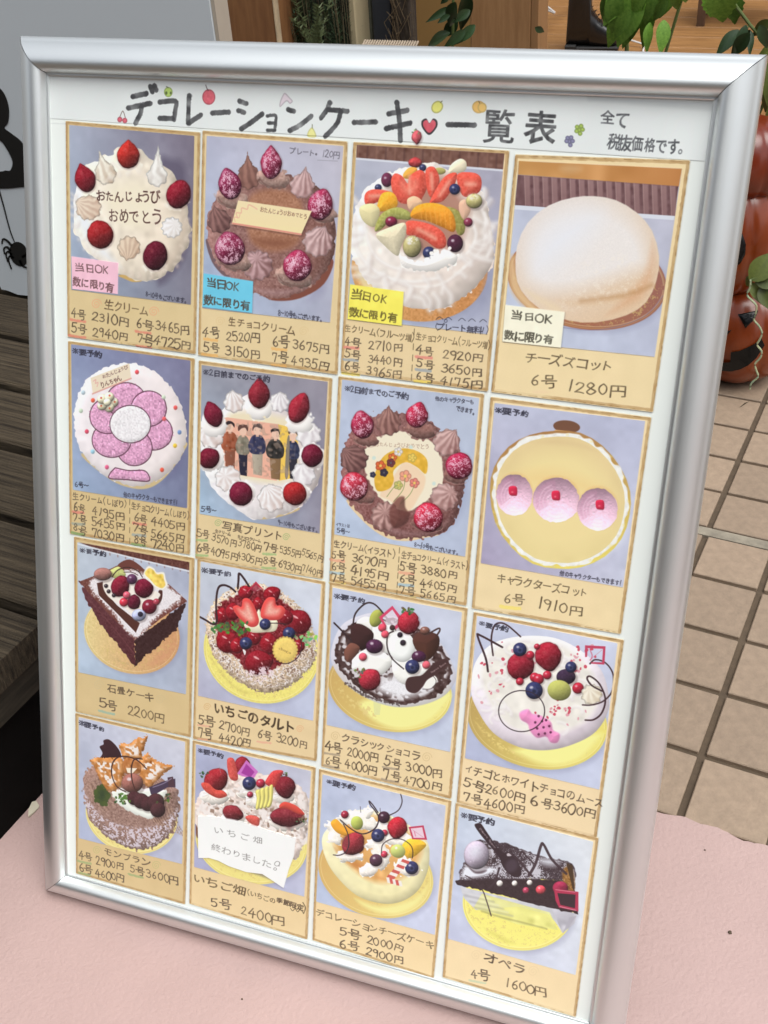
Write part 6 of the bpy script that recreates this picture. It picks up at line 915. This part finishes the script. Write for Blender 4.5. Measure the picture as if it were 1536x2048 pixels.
for k in range(260):
    x, y = R.uniform(-.085, .052), R.uniform(0, .1); h = R.uniform(.2, .5) + (.1 if k % 3 else 0); lean = Vector((R.uniform(-.06, .015), R.uniform(-.07, .02), h)); p = Vector((x, y, .18 + R.uniform(0, .12)))
    if k < 60: sm_.tube([p, p + lean], .0011, 4, False)
    for j in range(46):
        t = j/46; c = p + lean*t; a = R.uniform(0, 6.28); d = Vector((math.cos(a), math.sin(a), .55)).normalized()*R.uniform(.012, .022); s_ = d.cross(Vector((0, 0, 1))).normalized()*.0011; n = len(V); V += [c - s_, c + s_, c + d]; Fs.append((n, n + 1, n + 2))
o = meshobj('needle_foliage', V, Fs, M_NEED, rm); o['kind'] = 'stuff'; sm_.build('stem', mat('rosemary_stem', (.10, .08, .04), .7), rm)
V = []; Fs = []
for k in range(7):
    p = at(628 + R.uniform(-14, 26), 92, 1.64) - c0; lean = Vector((R.uniform(-.02, .05)*(1 if k % 2 else -1), -.01, R.uniform(.04, .10)))
    for j in range(40): t = j/40; c = p + lean*t; a = R.uniform(0, 6.28); d = Vector((math.cos(a), math.sin(a)*.6, .5)).normalized()*R.uniform(.010, .018); s_ = d.cross(Vector((0, 1, 0))).normalized()*.0014; n = len(V); V += [c - s_, c + s_, c + d]; Fs.append((n, n + 1, n + 2))
o = meshobj('pale_sprig', V, Fs, mat('pale_rosemary', (.12, .15, .06), .6), rm); o['kind'] = 'stuff'
# ---- interior: boot, easel leg
M_BOOT = mat('black_leather', (.010, .009, .009), .28, bump=.1, bscale=60)
B0 = on(1165, 97, .004); bt = empty('boot', (B0.x, B0.y, .004), math.radians(6)); tag(bt, 'black lace-up boot standing on the shop floor', 'boot')
prof_b = []; V = []; Fs = []; N = 14
secs = [(-.055, .030, .000, .050), (-.045, .040, 0, .34), (-.02, .044, 0, .34), (.012, .042, 0, .34), (.026, .040, 0, .12), (.05, .040, 0, .085), (.08, .042, 0, .068), (.105, .036, 0, .052), (.122, .018, 0, .034)]
for x, w, z0, z1 in secs:
    for k in range(N):
        a = 2*math.pi*k/N; cy = math.cos(a); sz = math.sin(a); V.append((x, w*math.copysign(abs(cy)**.7, cy), (z0 + z1)/2 + (z1 - z0)/2*math.copysign(abs(sz)**.6, sz) + .012))
for i in range(len(secs) - 1):
    for k in range(N): Fs.append((i*N + k, i*N + (k + 1) % N, (i + 1)*N + (k + 1) % N, (i + 1)*N + k))
Fs += [tuple(range(N))[::-1], tuple(range((len(secs) - 1)*N, len(secs)*N))]; meshobj('upper', V, Fs, M_BOOT, bt, True)
MB().box((-.058, -.042, 0), (-.02, .042, .02), bev=.003).box((-.02, -.043, .004), (.125, .043, .014), bev=.003).build('sole', mat('rubber_sole', (.015, .014, .014), .7), bt)
lc = MB(); [lc.tube([(.022 + k*.012, -.02, .13 - k*.012), (.03 + k*.012, 0, .137 - k*.012), (.022 + k*.012, .02, .13 - k*.012)], .0016, 5) for k in range(5)]; lc.tube([(.05, -.01, .10), (.062, -.03, .10), (.066, -.034, .08), (.056, -.03, .075), (.05, -.02, .09)], .0016, 5); lc.build('lace', M_BOOT, bt)
MB().tube([(-.02, 0, .3), (-.015, 0, .9)], [.05, .075], 14).build('trouser_leg', mat('black_cloth', (.012, .012, .014), .9), bt, True)
e0 = on(1078, 62, .004); EY = e0.y; el = empty('folding_stand', (e0.x, EY, .004)); tag(el, 'thin white folding stand leg behind the pale timber post', 'stand')
def LP(x, y, d=0): return at(x, y, EY + d) - el.location
M_WHT = mat('white_metal_tube', (.62, .6, .58), .4); q0 = LP(1080, 56); MB().tube([(0, 0, 0), LP(1094, -30)], .011).tube([LP(1086, 16), LP(1110, 26)], .005).tube([LP(1080, 2), LP(1108, 24)], .004).tube([LP(1094, -30), (.1, .5, 0)], .011).build('leg', M_WHT, el, True)
c0 = on(1255, 100, .004); cb = empty('white_cable', c0); tag(cb, 'thin white cable lying on the shop floor beside the boot', 'cable')
MB().tube([Vector((-.10, 0, .004)), Vector((-.06, .03, .006)), Vector((0, .05, .02)), Vector((.05, .03, .012)), Vector((.06, -.05, .005))], .0035, 6).build('cord', M_WHT, cb, True)
fr = empty('low_stool', on(1480, 40, .004)); tag(fr, 'dark wooden stool base on the shop floor at the upper right', 'stool'); M_STL = mat('dark_stool_wood', (.11, .06, .035), .5, nscale=10, namt=.3)
MB().box((-.16, -.12, .22), (.16, .12, .25), bev=.004).build('seat', M_STL, fr); [MB().box((x - .014, y - .014, 0), (x + .014, y + .014, .2198)).build('leg', M_STL, fr) for x in (-.13, .13) for y in (-.09, .09)]
# ------------------------------------------------------------------ ceramic pumpkins
M_PMK = mat('orange_glaze', (.25, .046, .006), .28, nscale=7, col2=(.13, .018, .003), coat=.1, bump=.05, bscale=20); M_PMK2 = mat('red_orange_glaze', (.19, .026, .006), .28, nscale=7, col2=(.11, .012, .003), coat=.1)
M_GLB = mat('black_glaze', (.004, .004, .0045), .25, spec=.3)
def pumpkin(px_, py_, Y, r, asp, zb, m, lab, feats, ribs=9):
    p = at(px_, py_, Y); o = empty('ceramic_pumpkin', (p.x, Y, zb)); tag(o, lab, 'pumpkin', 'stacked ceramic pumpkins'); H = 2*r*asp
    def rad(a, t): return r*max(math.sin(math.pi*t), 0)**.62*(1 - .10*abs(math.sin(ribs*a/2))**.5*0 - .075*(1 - abs(math.cos(ribs*a/2))**.6*1.0)*.9)
    N, K = 96, 26; V = []; Fs = []
    for i in range(K + 1):
        t = i/K*.985 + .0075
        for k in range(N): a = 2*math.pi*k/N; q = rad(a, t); V.append((q*math.cos(a), q*math.sin(a), H*(1 - math.cos(math.pi*t))/2))
    for i in range(K):
        for k in range(N): Fs.append((i*N + k, i*N + (k + 1) % N, (i + 1)*N + (k + 1) % N, (i + 1)*N + k))
    Fs += [tuple(range(N))[::-1], tuple(range(K*N, K*N + N))]; meshobj('shell', V, Fs, m, o, True)
    def surf(x, y, lift):                                       # photo pixel -> point on the shell
        d = ray(x, y); s0 = None; prev = None
        for j in range(400):
            s = (Y - r*1.3 - CAM.y)/d.y + j*.0008; q = CAM + d*s - o.location; h = q.z/H
            if 0 < h < 1:
                t = math.acos(1 - 2*h)/math.pi; a = math.atan2(q.y, q.x)
                if math.hypot(q.x, q.y) < rad(a, t): s0 = q; break
        if s0 is None: s0 = CAM + d*((Y - CAM.y)/d.y) - o.location
        n = Vector((s0.x, s0.y, (s0.z - H/2)*.9)).normalized(); return s0 + n*lift
    for nm, P in feats:
        P2 = P; c = np.mean(P2, 0); rings = []
        for f_, l_ in ((1., .0), (1., .0018), (.6, .0022), (.25, .0022)): rings.append([surf(*(c + (np.array(q) - c)*f_), l_) for q in P2])
        n = len(P2); V = sum(rings, []) + [surf(*c, .0022)]; Fs = []
        for i in range(3):
            for k in range(n): Fs.append((i*n + k, i*n + (k + 1) % n, (i + 1)*n + (k + 1) % n, (i + 1)*n + k))
        Fs += [(3*n + k, 3*n + (k + 1) % n, 4*n) for k in range(n)]; meshobj(nm, V, Fs, M_GLB, o, True)
    return o, H
def dens(P, k=5): P = np.array(P, float); return [tuple(P[i] + (P[(i + 1) % len(P)] - P[i])*j/k) for i in range(len(P)) for j in range(k)]
YPK = 1.345
o1, h1 = pumpkin(1472, 690, YPK, .098, .93, -.002, M_PMK, 'lowest orange ceramic pumpkin with a carved black grin', [('eye', dens([(1476, 629), (1516, 621), (1509, 638), (1491, 656)])), ('nose', dens([(1449, 664), (1463, 660), (1456, 668), (1448, 672)]))])
mo = [(1436, 721), (1462, 722), (1464, 702), (1480, 700), (1500, 690), (1524, 676), (1530, 690), (1515, 715), (1490, 733), (1465, 740), (1436, 738)]
def addmouth(o, H, r, P, lift=.0026):
    P = dens(P, 4); n = len(P); bm = bmesh.new()
    return P
# the grin is drawn as a strip of quads that follows the glaze
def grin(o, top, bot, r, H):
    V = []; Fs = []; n = len(top)
    for i in range(n):
        for f_ in (0, .5, 1.):
            x = top[i][0] + (bot[i][0] - top[i][0])*f_; y = top[i][1] + (bot[i][1] - top[i][1])*f_; d = ray(x, y); best = None
            for j in range(500):
                s = (YPK - r*1.35 - CAM.y)/d.y + j*.0006; q = CAM + d*s - o.location
                h = q.z/H
                if 0 < h < 1 and math.hypot(q.x, q.y) < r*max(math.sin(math.acos(1 - 2*h)), 0)**.62: best = q; break
            if best is None: best = CAM + d*((YPK - CAM.y)/d.y) - o.location
            V.append(best + Vector((best.x, best.y, best.z - H/2)).normalized()*.0022)
    for i in range(n - 1):
        for j in range(2): a = i*3 + j; Fs.append((a, a + 3, a + 4, a + 1))
    meshobj('mouth', V, Fs, M_GLB, o, False)
grin(o1, [(1425, 722), (1445, 724), (1461, 723), (1462, 703), (1478, 701), (1492, 695), (1508, 687), (1522, 676)], [(1425, 736), (1445, 740), (1461, 741), (1463, 741), (1480, 737), (1496, 729), (1512, 715), (1528, 690)], .098, h1)
o2, h2 = pumpkin(1462, 468, YPK, .082, 1.22, h1 - .022, M_PMK, 'middle tall orange ceramic pumpkin with a black eye', [('eye', dens([(1474, 470), (1484, 466), (1491, 488), (1490, 508), (1480, 526), (1470, 532)]))])
o3, h3 = pumpkin(1494, 300, YPK + .01, .078, .8, h1 + h2 - .05, M_PMK2, 'topmost red orange ceramic pumpkin half hidden by the frame', [])
cap = MB(); ws = MB()
V0 = at(1504, 365, 1.30); ln_ = empty('black_lantern', (at(1540, 400, 1.5).x + .015, 1.5, 0)); tag(ln_, 'black stand at the right edge behind the pumpkins', 'stand')
MB().box((-.03, -.02, at(1536, 432, 1.5).z), (.05, .03, at(1536, 366, 1.5).z), bev=.003).build('crossbar', M_DRK, ln_); MB().box((.02, -.015, -.002), (.045, .015, .7)).build('upright', M_DRK, ln_)
# vine with olive leaves round the lowest pumpkin, and its curly pale tendril
vn = empty('pumpkin_vine', (at(1520, 560, 1.22).x, 1.22, .2)); tag(vn, 'olive green artificial vine with a pale curly tendril over the lowest pumpkin', 'vine')
for (x0, y0, x1, y1, w) in [(1500, 560, 1560, 500, 1.1), (1510, 562, 1575, 560, 1.0), (1505, 556, 1484, 572, 1.), (1520, 575, 1550, 625, .9), (1500, 565, 1530, 610, .8)]: leaf(vn, 'm', x0, y0, x1, y1, 1.24, 0, w)
T_ = [(1501, 560), (1500, 575), (1494, 590), (1505, 602), (1513, 612), (1511, 628), (1508, 640), (1518, 652), (1524, 666), (1519, 680), (1514, 690), (1523, 702), (1521, 715), (1510, 728), (1513, 742), (1516, 754), (1503, 766), (1500, 778)]
MB().tube([at(x, y, 1.225) - vn.location for x, y in spl(np.array(T_, float), False, 3)], .0017, 6).build('tendril', mat('pale_twisted_paper', (.46, .45, .25), .7, nscale=60, col2=(.25, .36, .24)), vn, True)
MB().tube([at(1600, 540, 1.3) - vn.location, at(1560, 545, 1.26) - vn.location, at(1525, 552, 1.24) - vn.location, at(1503, 560, 1.24) - vn.location], .0025).build('vine_stem', M_STEM, vn, True)
# ---- small litter
p = on(1487, 808, -.002); lf = meshobj('dark_leaf_scrap', [Vector((-.006, -.016, .001)), Vector((.001, -.004, .004)), Vector((.009, .010, .001)), Vector((.002, .004, .0005))], [(0, 1, 2, 3)], mat('dead_leaf', (.05, .04, .02), .8)); lf.location = p; tag(lf, 'small dark leaf scrap on the tiles below the pumpkins', 'leaf')
p = on(68, 1620, -.001); q = [on(x, y, -.001) - p for x, y in [(58, 1636), (60, 1626), (67, 1612), (74, 1606), (79, 1612), (77, 1617), (68, 1628)]]; n_ = len(q)
lf = meshobj('dry_leaf', [v + Vector((0, 0, .004 + .004*math.sin(i))) for i, v in enumerate(q)] + [v + Vector((0, 0, .001)) for v in q], [tuple(range(n_)), tuple(range(2*n_ - 1, n_ - 1, -1))] + [(i, n_ + i, n_ + (i + 1) % n_, (i + 1) % n_) for i in range(n_)], mat('dry_leaf', (.55, .50, .38), .7)); lf.location = p; tag(lf, 'pale dry leaf on the floor at the left edge of the frame', 'leaf')
for x, y, s in ((1460, 1865, .0021), (484, 1998, .0010), (1410, 1700, .0010)):
    b = bmesh.new(); bmesh.ops.create_icosphere(b, subdivisions=2, radius=s); [setattr(v, 'co', Vector((v.co.x*R.uniform(.8, 1.2), v.co.y*R.uniform(.8, 1.2), max(v.co.z, -.2*s)*.7))) for v in b.verts]; me = bpy.data.meshes.new('grit'); b.to_mesh(me); b.free(); me.materials.append(M_GROUT)
    o = bpy.data.objects.new('grit', me); COL.objects.link(o); o.location = on(x, y, -.0008); tag(o, {1460: 'dark grit on the pink floor right of the board', 484: 'tiny dark grit on the pink floor below the frame', 1410: 'tiny dark grit beside the tiled edge'}[x], 'grit')
